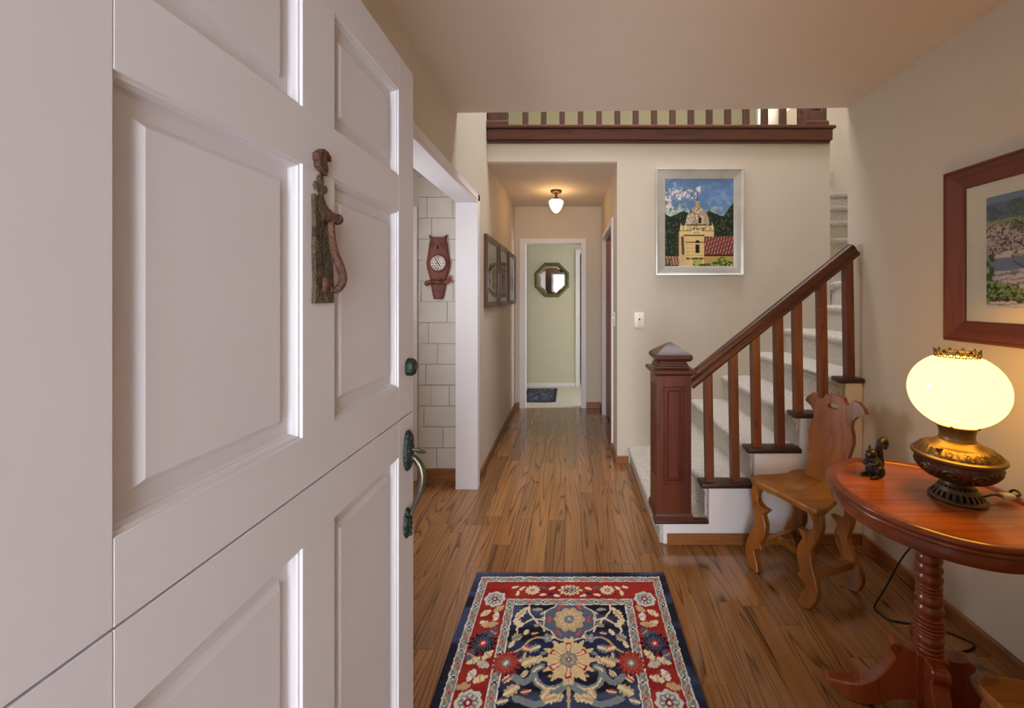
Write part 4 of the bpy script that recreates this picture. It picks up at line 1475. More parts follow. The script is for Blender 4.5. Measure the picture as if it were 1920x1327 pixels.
def coast(U, V, img):
    u, t = U / ph_, 1 - V / ph_          # u in units of the height
    n1, n2, n3 = fbm(u * 5, t * 7, 21), fbm(u * 16, t * 18, 22), fbm(u * 70, t * 80, 23, 3)
    put(img, np.ones_like(u), (122, 132, 146))
    hill = t > 0.05 - 0.05 * u + 0.05 * n1
    put(img, hill, (104, 112, 122))
    put(img, hill & (n2 > 0.52), (88, 98, 108))
    put(img, (t > 0.215) & (t < 0.30), (128, 140, 84))
    put(img, (t > 0.22) & (t < 0.30) & (n3 > 0.5), (160, 158, 110))
    rock = (t > 0.24 + 0.05 * n2) & (t < 0.56)
    put(img, rock, (158, 134, 124))
    put(img, rock & (n3 > 0.52), (196, 172, 156))
    put(img, rock & (n3 < 0.42), (96, 76, 70))
    sand = (t > 0.50) & (t < 0.58) & (n2 > 0.46)
    put(img, sand, (216, 192, 170))
    wat = t > 0.55 + 0.02 * n1
    put(img, wat, (128, 134, 142))
    put(img, (t > 0.65 + 0.04 * n2), (192, 182, 178))
    put(img, (t > 0.62) & (np.sin(t * 120 + n2 * 8 + u * 10) > 0.75), (136, 124, 122))
    for (tu, t0, t1, w0) in ((0.36, 0.0, 0.78, 0.016), (0.62, 0.1, 0.8, 0.012), (0.95, 0.05, 0.8, 0.014)):
        tk = (np.abs(u - tu - 0.02 * np.sin(t * 9)) < w0 + 0.01 * (t - 0.3)) & (t > t0) & (t < t1)
        fol = (np.hypot((u - tu) / 1.3, (t - 0.20)) < 0.16) & (n3 > 0.50) & (n2 > 0.42)
        put(img, fol, (82, 92, 60))
        put(img, fol & (n3 > 0.6), (128, 128, 84))
        put(img, tk, (74, 58, 54))
        for k in range(6):
            a = 0.15 + 0.09 * k
            s = -1 if k % 2 else 1
            put(img, seg_d(u, t, tu, a + 0.08, tu + s * 0.12, a) < 0.005, (78, 60, 56))
    gl = (u < 0.07) & (np.abs(t - 0.62) < 0.14) & (n2 > 0.4)
    put(img, gl, (78, 92, 48))
    sh = (t > 0.80 + 0.10 * (n2 - 0.5) - 0.03 * np.sin(u * 14)) & (t < 0.96 + 0.08 * (n2 - 0.5))
    put(img, sh, (94, 108, 66))
    put(img, sh & (n3 > 0.52), (146, 160, 104))
    put(img, sh & (n3 < 0.40), (52, 62, 40))
    put(img, sh & (n2 < 0.40) & (t > 0.88), (74, 54, 48))
    img[:] = np.clip(img * 1.35, 0, 1)


paint_grid('print', pw_, ph_, 170, 140, coast, lambda U, V, T: (XR - 0.0088 + 0 * U, 1.652 - U, 1.342 + V), M['print'], cp)
v = [(XR - 0.013, cy0 + FWD, cz0 + FWD), (XR - 0.013, cy1 - FWD, cz0 + FWD), (XR - 0.013, cy1 - FWD, cz1 - FWD), (XR - 0.013, cy0 + FWD, cz1 - FWD)]
MB().add(v, [(0, 1, 2, 3)]).build('glass_pane', M['pane'], cp)

# ================================================================== RUG
RX0, RX1, RY0, RY1 = -0.468, 0.468, 0.62, 2.10
RW, RH = RX1 - RX0, RY1 - RY0
NAVY, NAVY2, BLUE, GREY, RED, CREAM, TAN, WHITE, DRED, SLATE = (36, 36, 50), (30, 29, 42), (68, 76, 106), (124, 132, 136), (138, 38, 35), (224, 206, 170), (190, 164, 122), (222, 218, 208), (120, 26, 30), (88, 98, 118)


def rosette(img, x, y, cx_, cy_, r, petals, c1, c2, c3, ruff=0.12, sq=1.0):
    d, t = np.hypot((x - cx_), (y - cy_) / sq), np.arctan2(y - cy_, x - cx_)
    e = r * (1 + ruff * np.cos(petals * t))
    put(img, d < e, c1)
    put(img, d < e * 0.72, c2)
    put(img, (d < e * 0.62) & (np.cos(petals * t) > 0.35), c1)
    put(img, d < r * 0.32, c3)
    put(img, d < r * 0.14, WHITE)


def leafp(img, x, y, cx_, cy_, ang, ln, w, c, c2=None):
    ca, sa = math.cos(ang), math.sin(ang)
    a, b2 = (x - cx_) * ca + (y - cy_) * sa, -(x - cx_) * sa + (y - cy_) * ca
    e = (np.abs(a) < ln) & (np.abs(b2) < w * np.sqrt(np.clip(1 - (a / ln) ** 2, 0, 1)) * (1 + 0.25 * np.sin(a / ln * 12)))
    put(img, e, c)
    if c2:
        put(img, e & (np.abs(b2) < w * 0.35), c2)


def path(img, x, y, pts, w, c):
    p = smooth_path([(a, b2, 0) for a, b2 in pts], 6)
    m_ = np.full(x.shape, 9.0)
    for i in range(len(p) - 1):
        m_ = np.minimum(m_, seg_d(x, y, p[i].x, p[i].y, p[i + 1].x, p[i + 1].y))
    put(img, m_ < w, c)


def rug_fn(U, V, img):
    x = U - RW / 2
    y = RH - V                     # distance from the far edge
    ym = np.minimum(y, RH - y)     # both halves alike
    wob = 0.0025 * (vnoise(U * 90, V * 90, 5) - 0.5) * 2
    e = np.minimum(np.minimum(U, RW - U), np.minimum(V, RH - V)) + wob
    X = np.abs(x) + wob
    Y = ym + wob
    n = vnoise(U * 8, V * 24, 8)
    put(img, np.ones_like(U), NAVY)
    put(img, np.clip((fbm(U * 3, V * 14, 3, 2) - 0.5) * 6, 0, 1) * (e < 0.04), (64, 74, 104))
    B1, B2, B3, B4 = 0.034, 0.070, 0.185, 0.222
    put(img, e > B1, WHITE)
    put(img, e > B1 + 0.005, GREY)
    put(img, e > B2 - 0.004, WHITE)
    put(img, e > B2, RED)
    put(img, np.clip((n - 0.4) * 2, 0, 0.5) * (e > B2) * (e < B3), (168, 56, 46))
    put(img, e > B3, WHITE)
    put(img, e > B3 + 0.004, GREY)
    put(img, e > B4 - 0.005, WHITE)
    put(img, e > B4, NAVY2)
    fld = e > B4
    band = fbm(U * 2.0, V * 11, 31, 2)
    put(img, np.clip((band - 0.49) * 9, 0, 1) * fld, BLUE)
    put(img, np.clip((fbm(U * 1.5, V * 13, 40, 2) - 0.56) * 9, 0, 1) * fld * 0.7, (44, 50, 84))
    # small motifs in the two grey borders
    for (bc, st) in (((B1 + B2) / 2, 0.058), ((B3 + B4) / 2, 0.060)):
        for side in (0, 1):
            along = Y if side == 0 else X
            inside = (np.abs(e - bc) < 0.016)
            horiz = (np.minimum(V, RH - V) <= np.minimum(U, RW - U))
            s_ = x if side == 1 else ym
            reg = inside & (horiz if side == 1 else ~horiz)
            k = np.floor(s_ / st + 0.5)
            a = s_ - k * st
            b2 = (e - bc)
            odd = (k % 2 == 0)
            d1_, d2_ = np.minimum(np.abs(a - b2), np.abs(a + b2)), np.hypot(a, b2)
            put(img, reg & odd & (d2_ < 0.011), (230, 224, 214))
            put(img, reg & odd & (d1_ < 0.0035) & (d2_ < 0.010), (28, 28, 34))
            put(img, reg & ~odd & (d2_ < 0.010), (214, 150, 130))
            put(img, reg & ~odd & (d1_ < 0.003) & (d2_ < 0.009), (170, 44, 40))
            a2 = s_ - (np.floor(s_ / st) + 0.5) * st
            put(img, reg & (np.abs(b2 - 0.007 * np.sin(a2 * 160)) < 0.004) & (np.abs(a2) < 0.016), TAN)
    # red border motifs
    bc = (B2 + B3) / 2
    sideX = RW / 2 - bc
    R = lambda cx_, cy_, r, p, a, b2, c, q=0.12, s=1.0: rosette(img, X, Y, cx_, cy_, r, p, a, b2, c, q, s)
    for i in range(4):
        yy = 0.185 + 0.245 * 2 * i
        R(sideX, yy, 0.047, 8, (206, 202, 190), GREY, RED, 0.07)
        R(sideX, yy + 0.245, 0.050, 14, (24, 24, 38), SLATE, (196, 60, 50), 0.20)
        leafp(img, X, Y, sideX, yy + 0.245 - 0.052, 0.0, 0.030, 0.007, (70, 84, 112))
        for (dx, dy, an, cc) in ((0.022, 0.085, 0.7, CREAM), (-0.026, 0.105, 1.6, WHITE), (0.014, 0.145, -0.6, CREAM), (0.02, 0.325, 0.5, CREAM), (-0.02, 0.34, -0.4, (196, 190, 180)), (0.012, 0.385, 1.2, WHITE), (-0.022, 0.40, 0.4, CREAM), (-0.03, 0.06, 0.8, (200, 160, 120)), (-0.015, 0.15, 0.2, (200, 160, 120)), (0.036, 0.30, 1.4, (86, 96, 118)), (-0.03, 0.30, 0.9, CREAM), (0.03, 0.43, 0.2, (200, 160, 120)), (-0.03, 0.19, 1.2, (86, 96, 118))):
            leafp(img, X, Y, sideX + dx, yy + dy, an, 0.027, 0.013, cc)
            leafp(img, X, Y, sideX + dx, yy + dy, an + 1.3, 0.018, 0.009, cc, TAN)
    R(0.0, bc, 0.050, 12, CREAM, (30, 26, 40), (110, 34, 70), 0.16, 0.62)
    R(0.175, bc, 0.032, 12, CREAM, (206, 180, 150), RED, 0.14, 0.9)
    for (dx, dy, an, cc) in ((0.085, -0.012, 0.4, CREAM), (0.125, -0.018, -0.5, SLATE), (0.085, 0.024, 0.1, (60, 40, 60)), (0.06, 0.036, -0.3, CREAM), (0.125, 0.03, 0.2, CREAM), (0.225, -0.012, 0.8, CREAM), (0.24, 0.02, 1.5, CREAM), (0.26, -0.02, 0.3, CREAM)):
        leafp(img, X, Y, dx, bc + dy, an, 0.017, 0.008, cc)
    # field: vines, leaves and blossoms, mirrored left and right
    f0 = B4
    v_ = CREAM
    path(img, X, Y, [(0.0, 0.40), (0.0, 0.44), (0.0, 0.52), (0.0, 0.74)], 0.0055, TAN)
    path(img, X, Y, [(0.18, f0), (0.175, 0.26), (0.15, 0.30), (0.11, 0.31)], 0.004, v_)
    path(img, X, Y, [(0.15, 0.30), (0.11, 0.35), (0.10, 0.37)], 0.004, v_)
    path(img, X, Y, [(0.15, 0.30), (0.19, 0.33), (0.215, 0.36), (0.20, 0.41)], 0.004, v_)
    path(img, X, Y, [(0.085, 0.405), (0.12, 0.40), (0.155, 0.415), (0.19, 0.46), (0.235, 0.48)], 0.0045, TAN)
    path(img, X, Y, [(0.0, 0.60), (0.06, 0.625), (0.11, 0.60), (0.125, 0.555), (0.10, 0.535)], 0.013, GREY)
    path(img, X, Y, [(0.0, 0.60), (0.06, 0.625), (0.11, 0.60), (0.125, 0.555), (0.10, 0.535)], 0.004, CREAM)
    path(img, X, Y, [(0.125, 0.57), (0.16, 0.60), (0.20, 0.575)], 0.012, GREY)
    path(img, X, Y, [(0.02, 0.62), (0.10, 0.68), (0.18, 0.66)], 0.012, GREY)
    for (a, b2, an, l_, w_, c1, c2) in ((0.21, 0.275, 1.0, 0.035, 0.016, CREAM, TAN), (0.215, 0.325, -0.9, 0.03, 0.014, CREAM, None), (0.13, 0.335, 0.6, 0.02, 0.010, TAN, GREY), (0.10, 0.30, 0.2, 0.02, 0.011, CREAM, TAN),
                                       (0.14, 0.25, 0.0, 0.022, 0.010, GREY, TAN), (0.09, 0.345, 0.7, 0.02, 0.012, GREY, TAN), (0.175, 0.375, 1.0, 0.018, 0.010, CREAM, None), (0.21, 0.40, 0.5, 0.022, 0.018, TAN, GREY),
                                       (0.135, 0.455, 0.4, 0.026, 0.018, GREY, CREAM), (0.165, 0.455, -0.5, 0.02, 0.014, (200, 110, 84), CREAM), (0.15, 0.515, 0.5, 0.03, 0.022, TAN, CREAM), (0.115, 0.505, 1.1, 0.022, 0.012, CREAM, TAN),
                                       (0.06, 0.66, 0.3, 0.03, 0.016, CREAM, TAN), (0.08, 0.64, 1.0, 0.025, 0.014, TAN, CREAM), (0.20, 0.63, 0.6, 0.03, 0.02, TAN, CREAM), (0.055, 0.575, 0.0, 0.02, 0.008, TAN, None),
                                       (0.06, 0.395, 0.8, 0.016, 0.009, CREAM, None), (0.035, 0.405, 2.2, 0.016, 0.008, GREY, None), (0.19, 0.245, 0.4, 0.016, 0.008, CREAM, None), (0.115, 0.27, 0.9, 0.014, 0.008, GREY, CREAM),
                                       (0.14, 0.38, 0.2, 0.014, 0.008, (176, 80, 66), CREAM), (0.225, 0.435, 1.2, 0.018, 0.010, CREAM, None), (0.17, 0.49, 1.4, 0.016, 0.008, GREY, CREAM), (0.19, 0.51, 0.4, 0.014, 0.009, CREAM, TAN),
                                       (0.095, 0.475, 0.3, 0.014, 0.008, GREY, None), (0.22, 0.585, 0.7, 0.02, 0.011, CREAM, (176, 80, 66)), (0.16, 0.565, 0.9, 0.018, 0.010, CREAM, TAN), (0.03, 0.655, 1.2, 0.018, 0.010, CREAM, TAN),
                                       (0.15, 0.635, 0.2, 0.018, 0.010, (176, 80, 66), CREAM), (0.225, 0.67, 0.3, 0.02, 0.012, GREY, CREAM)):
        leafp(img, X, Y, a, b2, an, l_, w_, c1, c2)
    rosette(img, X, Y, 0.235, 0.52, 0.050, 16, (150, 44, 40), (176, 90, 70), GREY, 0.2)
    rosette(img, X, Y, 0.085, 0.405, 0.020, 5, (150, 154, 164), GREY, TAN, 0.2)
    # scalloped medallion
    d, t = np.hypot(X, Y - 0.306), np.arctan2(Y - 0.306, X)
    rad = 0.098 * (1 + 0.09 * np.abs(np.cos(2 * t)) - 0.04 * np.cos(8 * t))
    put(img, (d < rad + 0.006) & fld, CREAM)
    put(img, (d < rad) & fld, SLATE)
    put(img, (np.abs(d - rad * 0.80) < 0.006) & (np.cos(6 * t) > 0.4) & fld, (200, 84, 70))
    rosette(img, X, Y, 0.0, 0.306, 0.064, 10, TAN, (206, 184, 146), GREY, 0.07)
    put(img, (d < 0.022) & (np.cos(8 * t) > 0) & fld, (96, 112, 120))
    # large central blossom
    d, t = np.hypot(X, Y - 0.505), np.arctan2(Y - 0.505, X)
    put(img, d < 0.090 * (1 + 0.14 * np.cos(13 * t) + 0.06 * np.cos(26 * t)), (214, 190, 142))
    put(img, (d < 0.078) & (d > 0.034) & (np.cos(6 * t + PI) > 0.55), (160, 40, 40))
    put(img, (d < 0.070) & (d > 0.036) & (np.cos(6 * t + PI) > 0.80), (232, 200, 170))
    rosette(img, X, Y, 0.0, 0.505, 0.033, 9, GREY, TAN, SLATE, 0.06)
    # wool streaks
    g = 0.86 + 0.28 * vnoise(U * 260, V * 260, 77)
    img *= g[..., None]


rug = paint_grid('area_rug', RW, RH, 312, 494, rug_fn, lambda U, V, T: (RX0 + U + 0.004 * np.sin(V * 5), RY0 + V, T), M['pile'], None,
                 lambda U, V, I: np.where((U < 1e-6) | (U > RW - 1e-6) | (V < 1e-6) | (V > RH - 1e-6), 0.0005, 0.010 + 0.0018 * vnoise(U * 180, V * 180, 9)))
tag(rug, 'navy and red oriental rug with floral border on the oak floor', 'rug')

# ================================================================== ROUND TABLE
TX, TY, TZ = 1.171, 1.373, 0.744
TA, TB = 0.276, 0.312
tb = thing('pedestal_table', 'oval reddish oak pedestal table with raised rim under the lit lamp', 'table', (TX, TY, 0))


def oval(prof, mat, name, parent, z=0.0, seg=96, smooth=40):
    m = MB()
    vs, fs = [], []
    for (d, zz_) in prof:
        for k in range(seg):
            t = 2 * PI * k / seg
            vs.append((TX + (TA + d) * math.cos(t), TY + (TB + d) * math.sin(t), zz_))
    for q in range(len(prof) - 1):
        for k in range(seg):
            fs.append((q * seg + k, q * seg + (k + 1) % seg, (q + 1) * seg + (k + 1) % seg, (q + 1) * seg + k))
    return m.add(vs, fs)


m = oval([(-0.03, TZ - 0.020), (-0.03, TZ - 0.008), (-0.276 + 0.001, TZ - 0.008)], None, None, None)
m.build('table_top', M['table'], tb)
oval([(-0.034, TZ - 0.010), (-0.030, TZ - 0.002), (-0.024, TZ + 0.000), (-0.010, TZ), (-0.002, TZ - 0.003), (0.0, TZ - 0.008), (-0.002, TZ - 0.014), (-0.010, TZ - 0.017), (-0.006, TZ - 0.020), (-0.003, TZ - 0.026), (-0.006, TZ - 0.032), (-0.016, TZ - 0.036), (-0.034, TZ - 0.036)],
     None, None, None).build('rim', M['tablerim'], tb, 50)
oval([(-0.034, TZ - 0.012), (-0.016, TZ - 0.034), (-0.014, TZ - 0.066), (-0.018, TZ - 0.072), (-0.05, TZ - 0.072), (-0.05, TZ - 0.02)], None, None, None).build('apron', M['tablerim'], tb, 40)
bx(TX - 0.11, TX + 0.11, TY - 0.15, TY + 0.15, TZ - 0.075, TZ - 0.02).build('batten', M['tableleg'], tb)


def bead(z0, z1, r, rb, n=7):
    return [(rb + (r - rb) * math.sin(PI * (i / (n - 1))) ** 0.6, z0 + (z1 - z0) * i / (n - 1)) for i in range(n)]


prof = [(0.030, 0.225)]
for (a, b2, r_) in ((0.232, 0.248, 0.040), (0.248, 0.262, 0.041), (0.262, 0.290, 0.042), (0.292, 0.304, 0.041), (0.304, 0.316, 0.044), (0.316, 0.328, 0.045), (0.328, 0.340, 0.044), (0.340, 0.352, 0.041), (0.355, 0.386, 0.042), (0.389, 0.418, 0.041),
                    (0.420, 0.432, 0.039), (0.432, 0.444, 0.038), (0.444, 0.456, 0.039), (0.459, 0.486, 0.041), (0.489, 0.518, 0.040), (0.521, 0.548, 0.039), (0.551, 0.576, 0.038), (0.578, 0.600, 0.040), (0.602, 0.64, 0.042), (0.642, 0.672, 0.046)):
    prof += bead(a, b2, r_ * 0.93, 0.0305)
MB().lathe(prof, 40, (TX, TY, 0)).build('column', M['tableleg'], tb, 50)
ang0 = math.atan2(0.405, -0.914)


def rotz(pts_fn, ang, c):
    ca, sa = math.cos(ang), math.sin(ang)
    return lambda co: (c[0] + co.x * ca - co.y * sa, c[1] + co.x * sa + co.y * ca, co.z)


blk = MB().prism([(-0.04, -0.04), (0.04, -0.04), (0.04, 0.04), (-0.04, 0.04)], 'xy', 0.06, 0.236, bev=0.004, xf=rotz(None, ang0, (TX, TY)))
blk.build('block', M['tableleg'], tb)
legp = smooth2([(0.03, 0.232), (0.065, 0.236), (0.090, 0.244), (0.107, 0.236), (0.110, 0.218), (0.098, 0.202), (0.097, 0.190), (0.112, 0.158), (0.145, 0.108), (0.190, 0.072), (0.235, 0.060), (0.282, 0.056)], 3) + \
       smooth2([(0.290, 0.046), (0.270, 0.026), (0.235, 0.006), (0.205, 0.0), (0.170, 0.006), (0.125, 0.030), (0.080, 0.058), (0.03, 0.072)], 3)
for k in range(4):
    MB().prism(legp, 'xz', -0.024, 0.024, bev=0.004, xf=rotz(None, ang0 + k * PI / 2, (TX, TY))).build('leg', M['tableleg'], tb)

# ================================================================== LAMP
LMX, LMY, LMZ = 1.243, 1.352, TZ - 0.008
lm = thing('table_lamp', 'antique brass oil-style lamp with glowing round cream glass shade', 'lamp', (LMX, LMY, LMZ))
C = (LMX, LMY, LMZ)
# pierced foot
foot = MB()
seg = 96
fp = [(0.072, 0.0), (0.074, 0.006), (0.070, 0.012), (0.066, 0.014), (0.061, 0.024), (0.055, 0.030), (0.053, 0.033), (0.048, 0.042), (0.044, 0.047), (0.040, 0.052), (0.038, 0.058)]
vs, fs = [], []
for (r_, z_) in fp:
    for k in range(seg):
        t = 2 * PI * k / seg
        vs.append((LMX + r_ * math.cos(t), LMY + r_ * math.sin(t), LMZ + z_))
for q in range(len(fp) - 1):
    for k in range(seg):
        if q in (3, 4) and k % 4 in (0, 1):
            continue
        if q in (7,) and k % 4 in (2, 3):
            continue
        fs.append((q * seg + k, q * seg + (k + 1) % seg, (q + 1) * seg + (k + 1) % seg, (q + 1) * seg + k))
ft_ = foot.add(vs, fs).build('foot', M['brassd'], lm, 50)
MB().lathe([(0.058, 0.002), (0.050, 0.028), (0.036, 0.050)], 32, C).build('foot_inner_shade', M['dark'], ft_, 50)  # dark cylinder standing in for the shade inside the pierced foot


def swirl(n_, amp, z0, z1, r0):
    def fn(r, z, t):
        if z <= z0 or z >= z1:
            return r
        zc = (z0 + z1) / 2
        u = (t * n_ / (2 * PI)) % 1.0 - 0.5
        a = u * 2 * PI * r0 / n_
        b2 = (z - zc)
        hh = (z1 - z0) / 2
        d = math.hypot(a, b2)
        th = math.atan2(b2, a)
        env = min(1.0, (hh - abs(b2)) / (hh * 0.25))
        if d < hh * 0.95:
            h = 0.5 + 0.5 * math.cos(d / hh * 5.2 * PI / 2 * 1.6 - th)
        else:
            h = 0.5 + 0.5 * math.cos(a * 260 + b2 * 140)
        return r + amp * h * env
    return fn


bp_ = [(0.038, 0.056), (0.042, 0.060), (0.050, 0.064)]
for i in range(31):
    s = i / 30
    bp_.append((0.050 + 0.058 * math.sin(s * PI / 2) ** 0.85, 0.064 + 0.066 * (1 - math.cos(s * PI / 2)) * 0.55 + 0.066 * s * 0.45))
MB().lathe(bp_, 256, C, swirl(9, 0.0055, 0.068, 0.122, 0.09)).build('bowl', M['brassd'], lm, 70)
MB().lathe([(0.106, 0.128), (0.110, 0.131), (0.114, 0.134), (0.118, 0.140), (0.117, 0.145), (0.111, 0.148), (0.107, 0.149)], 96, C).build('shoulder_ring', M['brass'], lm, 50)
sp2 = [(0.109, 0.147)]
for i in range(16):
    s = i / 15
    sp2.append((0.107 - 0.036 * s, 0.150 + 0.024 * math.sin(s * PI / 2)))
sp2 += [(0.068, 0.177), (0.064, 0.178), (0.060, 0.183), (0.052, 0.186), (0.048, 0.190)]
MB().lathe(sp2, 200, C, swirl(14, 0.0045, 0.151, 0.172, 0.09)).build('shoulder', M['brass'], lm, 70)
MB().lathe([(0.046, 0.186), (0.048, 0.189), (0.0475, 0.193), (0.045, 0.196), (0.0445, 0.204), (0.0455, 0.216), (0.048, 0.226), (0.052, 0.233), (0.053, 0.236), (0.051, 0.238), (0.046, 0.238)], 64, C).build('collar', M['brass'], lm, 50)
MB().tube([(LMX - 0.082, LMY - 0.030, LMZ + 0.164), (LMX - 0.084, LMY - 0.031, LMZ + 0.176)], [0.009, 0.009], 16).build('filler_cap', M['brass'], lm, 40)
for k in range(4):
    t = 0.6 + k * PI / 2
    MB().tube([(LMX + 0.049 * math.cos(t), LMY + 0.049 * math.sin(t), LMZ + 0.234), (LMX + 0.056 * math.cos(t), LMY + 0.056 * math.sin(t), LMZ + 0.244)], [0.006, 0.003], 8).build('shade_clip', M['brass'], lm, 50)
SZ = LMZ + 0.236 + 0.112
shp = []
for i in range(41):
    ph = -PI / 2 + 0.37 + (PI - 0.37 - 0.44) * i / 40
    shp.append((0.1265 * math.cos(ph), SZ - LMZ + 0.120 * math.sin(ph)))
sh_ = MB()
sh_.lathe(shp, 72, C)
sh_.f = [f for f in sh_.f if len(f) == 4]
sh_.build('shade', M['shade'], lm, 80)
CZ = LMZ + shp[-1][1]
CR = shp[-1][0]
m = MB()
ring = lambda r_, z_, w: m.tube([(LMX + r_ * math.cos(t), LMY + r_ * math.sin(t), z_) for t in np.linspace(0, 2 * PI, 64, endpoint=False)], w, 8, closed=True)
ring(CR + 0.001, CZ - 0.002, 0.0028)
ring(CR + 0.003, CZ + 0.014, 0.0016)
for k in range(22):
    t = 2 * PI * k / 22
    c_ = Vector((LMX + (CR + 0.002) * math.cos(t), LMY + (CR + 0.002) * math.sin(t), CZ + 0.006))
    tx = Vector((-math.sin(t), math.cos(t), 0))
    m.tube([c_ + tx * 0.0060 * math.cos(a) + Vector((0, 0, 0.0060 * math.sin(a))) for a in np.linspace(0, 2 * PI, 14, endpoint=False)], 0.0016, 6, closed=True)
    if k % 2 == 0:
        a, b2 = c_ + tx * 0.007 + Vector((0, 0, 0.008)), c_ - tx * 0.007 + Vector((0, 0, 0.008))
        tip = c_ + Vector((0.002 * math.cos(t), 0.002 * math.sin(t), 0.019))
        nrm = Vector((math.cos(t), math.sin(t), 0)) * 0.001
        m.add([a - nrm, b2 - nrm, tip - nrm, a + nrm, b2 + nrm, tip + nrm], [(0, 1, 2), (3, 4, 5), (0, 1, 4, 3), (1, 2, 5, 4), (2, 0, 3, 5)])
m.build('crown', M['brassd'], lm, 50)
pl = (1.372, 1.338)
MB().tube(smooth_path([(LMX + 0.060, LMY - 0.01, LMZ + 0.006), (LMX + 0.085, LMY - 0.012, LMZ + 0.014), (LMX + 0.108, LMY - 0.010, LMZ + 0.017), (pl[0] - 0.005, pl[1], LMZ + 0.015)], 6), 0.003, 8).build('cord', M['brown'], lm, 60)

# extension cord: white socket on the table, black cord to the floor
ex = thing('extension_cord', 'black extension cord with white socket looping from table to floor', 'cord', (1.36, 1.66, 0))
m = MB().prism([(-0.004, -0.013), (0.034, -0.010), (0.034, 0.010), (-0.004, 0.013)], 'xy', LMZ + 0.009, LMZ + 0.023, bev=0.003, xf=rotz(None, -0.1, pl))
m.build('socket', M['plastic'], ex)
pth = [(pl[0] + 0.032, pl[1] - 0.003, LMZ + 0.015), (pl[0] + 0.070, pl[1] + 0.01, LMZ + 0.014), (1.470, 1.40, 0.740), (1.476, 1.46, 0.66), (1.45, 1.60, 0.52), (1.405, 1.74, 0.345), (1.372, 1.83, 0.12), (1.355, 1.872, 0.010), (1.352, 1.845, 0.004), (1.368, 1.80, 0.004), (1.449, 1.777, 0.004), (1.53, 1.75, 0.004), (1.592, 1.700, 0.004), (1.604, 1.672, 0.004), (1.575, 1.650, 0.004), (1.530, 1.640, 0.004)]
MB().tube(smooth_path(pth, 7), 0.0034, 8).build('cord', M['black'], ex, 60)

# ================================================================== SQUIRREL FIGURINE
QX, QY, QZ = 1.098, 1.520, TZ - 0.008
sq = thing('squirrel_figurine', 'small dark bronze squirrel figurine sitting on the table edge', 'figurine', (QX, QY, QZ), math.radians(18), local=True)
m = MB()
m.ball((0.006, 0, 0.032), (0.026, 0.023, 0.034), 24, 16, Matrix.Rotation(0.2, 3, 'Y'))
m.ball((-0.004, 0, 0.056), (0.019, 0.017, 0.026), 24, 16)
m.ball((-0.012, 0, 0.085), (0.018, 0.0155, 0.016), 24, 16)
m.ball((-0.029, 0, 0.079), (0.013, 0.009, 0.009), 20, 12)
for s in (-1, 1):
    m.ball((-0.006, s * 0.011, 0.101), (0.005, 0.004, 0.011), 14, 10)
    m.ball((0.006, s * 0.020, 0.022), (0.020, 0.010, 0.021), 20, 12)
    m.ball((-0.022, s * 0.019, 0.006), (0.020, 0.008, 0.0065), 18, 10)
    m.tube(smooth_path([(-0.008, s * 0.015, 0.062), (-0.018, s * 0.019, 0.050), (-0.030, s * 0.010, 0.050), (-0.036, s * 0.004, 0.054)], 5), [0.0070] * 5 + [0.0058] * 5 + [0.0052] * 6, 12)
tl = smooth_path([(0.026, 0, 0.014), (0.036, 0, 0.040), (0.031, 0, 0.070), (0.027, 0, 0.098), (0.034, 0, 0.121), (0.051, 0, 0.127), (0.060, 0, 0.113), (0.056, 0, 0.098)], 5)
n = len(tl)
m.tube(tl, [0.0082 + 0.003 * math.sin(PI * i / (n - 1)) for i in range(n)], 16)
m.ball(tl[-1], 0.008, 14, 10)
sqb = m.build('body', M['squirrel'], sq, 180)
rm = sqb.modifiers.new('remesh', 'REMESH')
rm.mode = 'VOXEL'
rm.voxel_size = 0.0016
rm.use_smooth_shade = True
sm = sqb.modifiers.new('smooth', 'SMOOTH')
sm.iterations = 4
sm.factor = 0.5
m = MB()
for s in (-1, 1):
    m.ball((-0.022, s * 0.0125, 0.089), 0.0028, 10, 8)
m.build('eye', M['handd'], sq, 60)
v = [(-0.050, -0.016, 0.056), (-0.034, -0.002, 0.046), (-0.034, 0.002, 0.046), (-0.050, 0.016, 0.056)]
m = MB()
for s in (-1, 1):
    a = [(-0.044, 0, 0.046), (-0.030, 0, 0.068 - 0.026), (-0.026, s * 0.020, 0.047), (-0.041, s * 0.020, 0.052)]
    t_ = Vector((0.001, 0, 0.002))
    vs = [Vector(p) - t_ for p in a] + [Vector(p) + t_ for p in a]
    m.add(vs, [(0, 1, 2, 3), (4, 5, 6, 7), (0, 1, 5, 4), (1, 2, 6, 5), (2, 3, 7, 6), (3, 0, 4, 7)])
m.build('open_book', M['squirrel'], sq)

# ================================================================== TWO CARVED SIDE CHAIRS
def crop_leg(px, py):
    return ((px - 415) * 0.000916, (1280 - py) * 0.000872)


LEG = smooth2([crop_leg(*p) for p in ((475, 788), (482, 850), (470, 905), (444, 965))], 3) + smooth2([crop_leg(*p) for p in ((428, 1000), (436, 1060), (458, 1120), (466, 1180), (448, 1235), (425, 1268))], 3) + \
    [crop_leg(378, 1280), crop_leg(364, 1272)] + smooth2([crop_leg(*p) for p in ((378, 1225), (402, 1185), (405, 1168), (390, 1150))], 3) + [crop_leg(360, 1140)] + \
    smooth2([crop_leg(*p) for p in ((374, 1116), (356, 1060), (358, 1005), (384, 952))], 3) + [crop_leg(354, 914)] + smooth2([crop_leg(*p) for p in ((395, 912), (428, 892), (436, 850), (412, 816), (385, 806))], 3) + [crop_leg(365, 800), crop_leg(366, 788)]


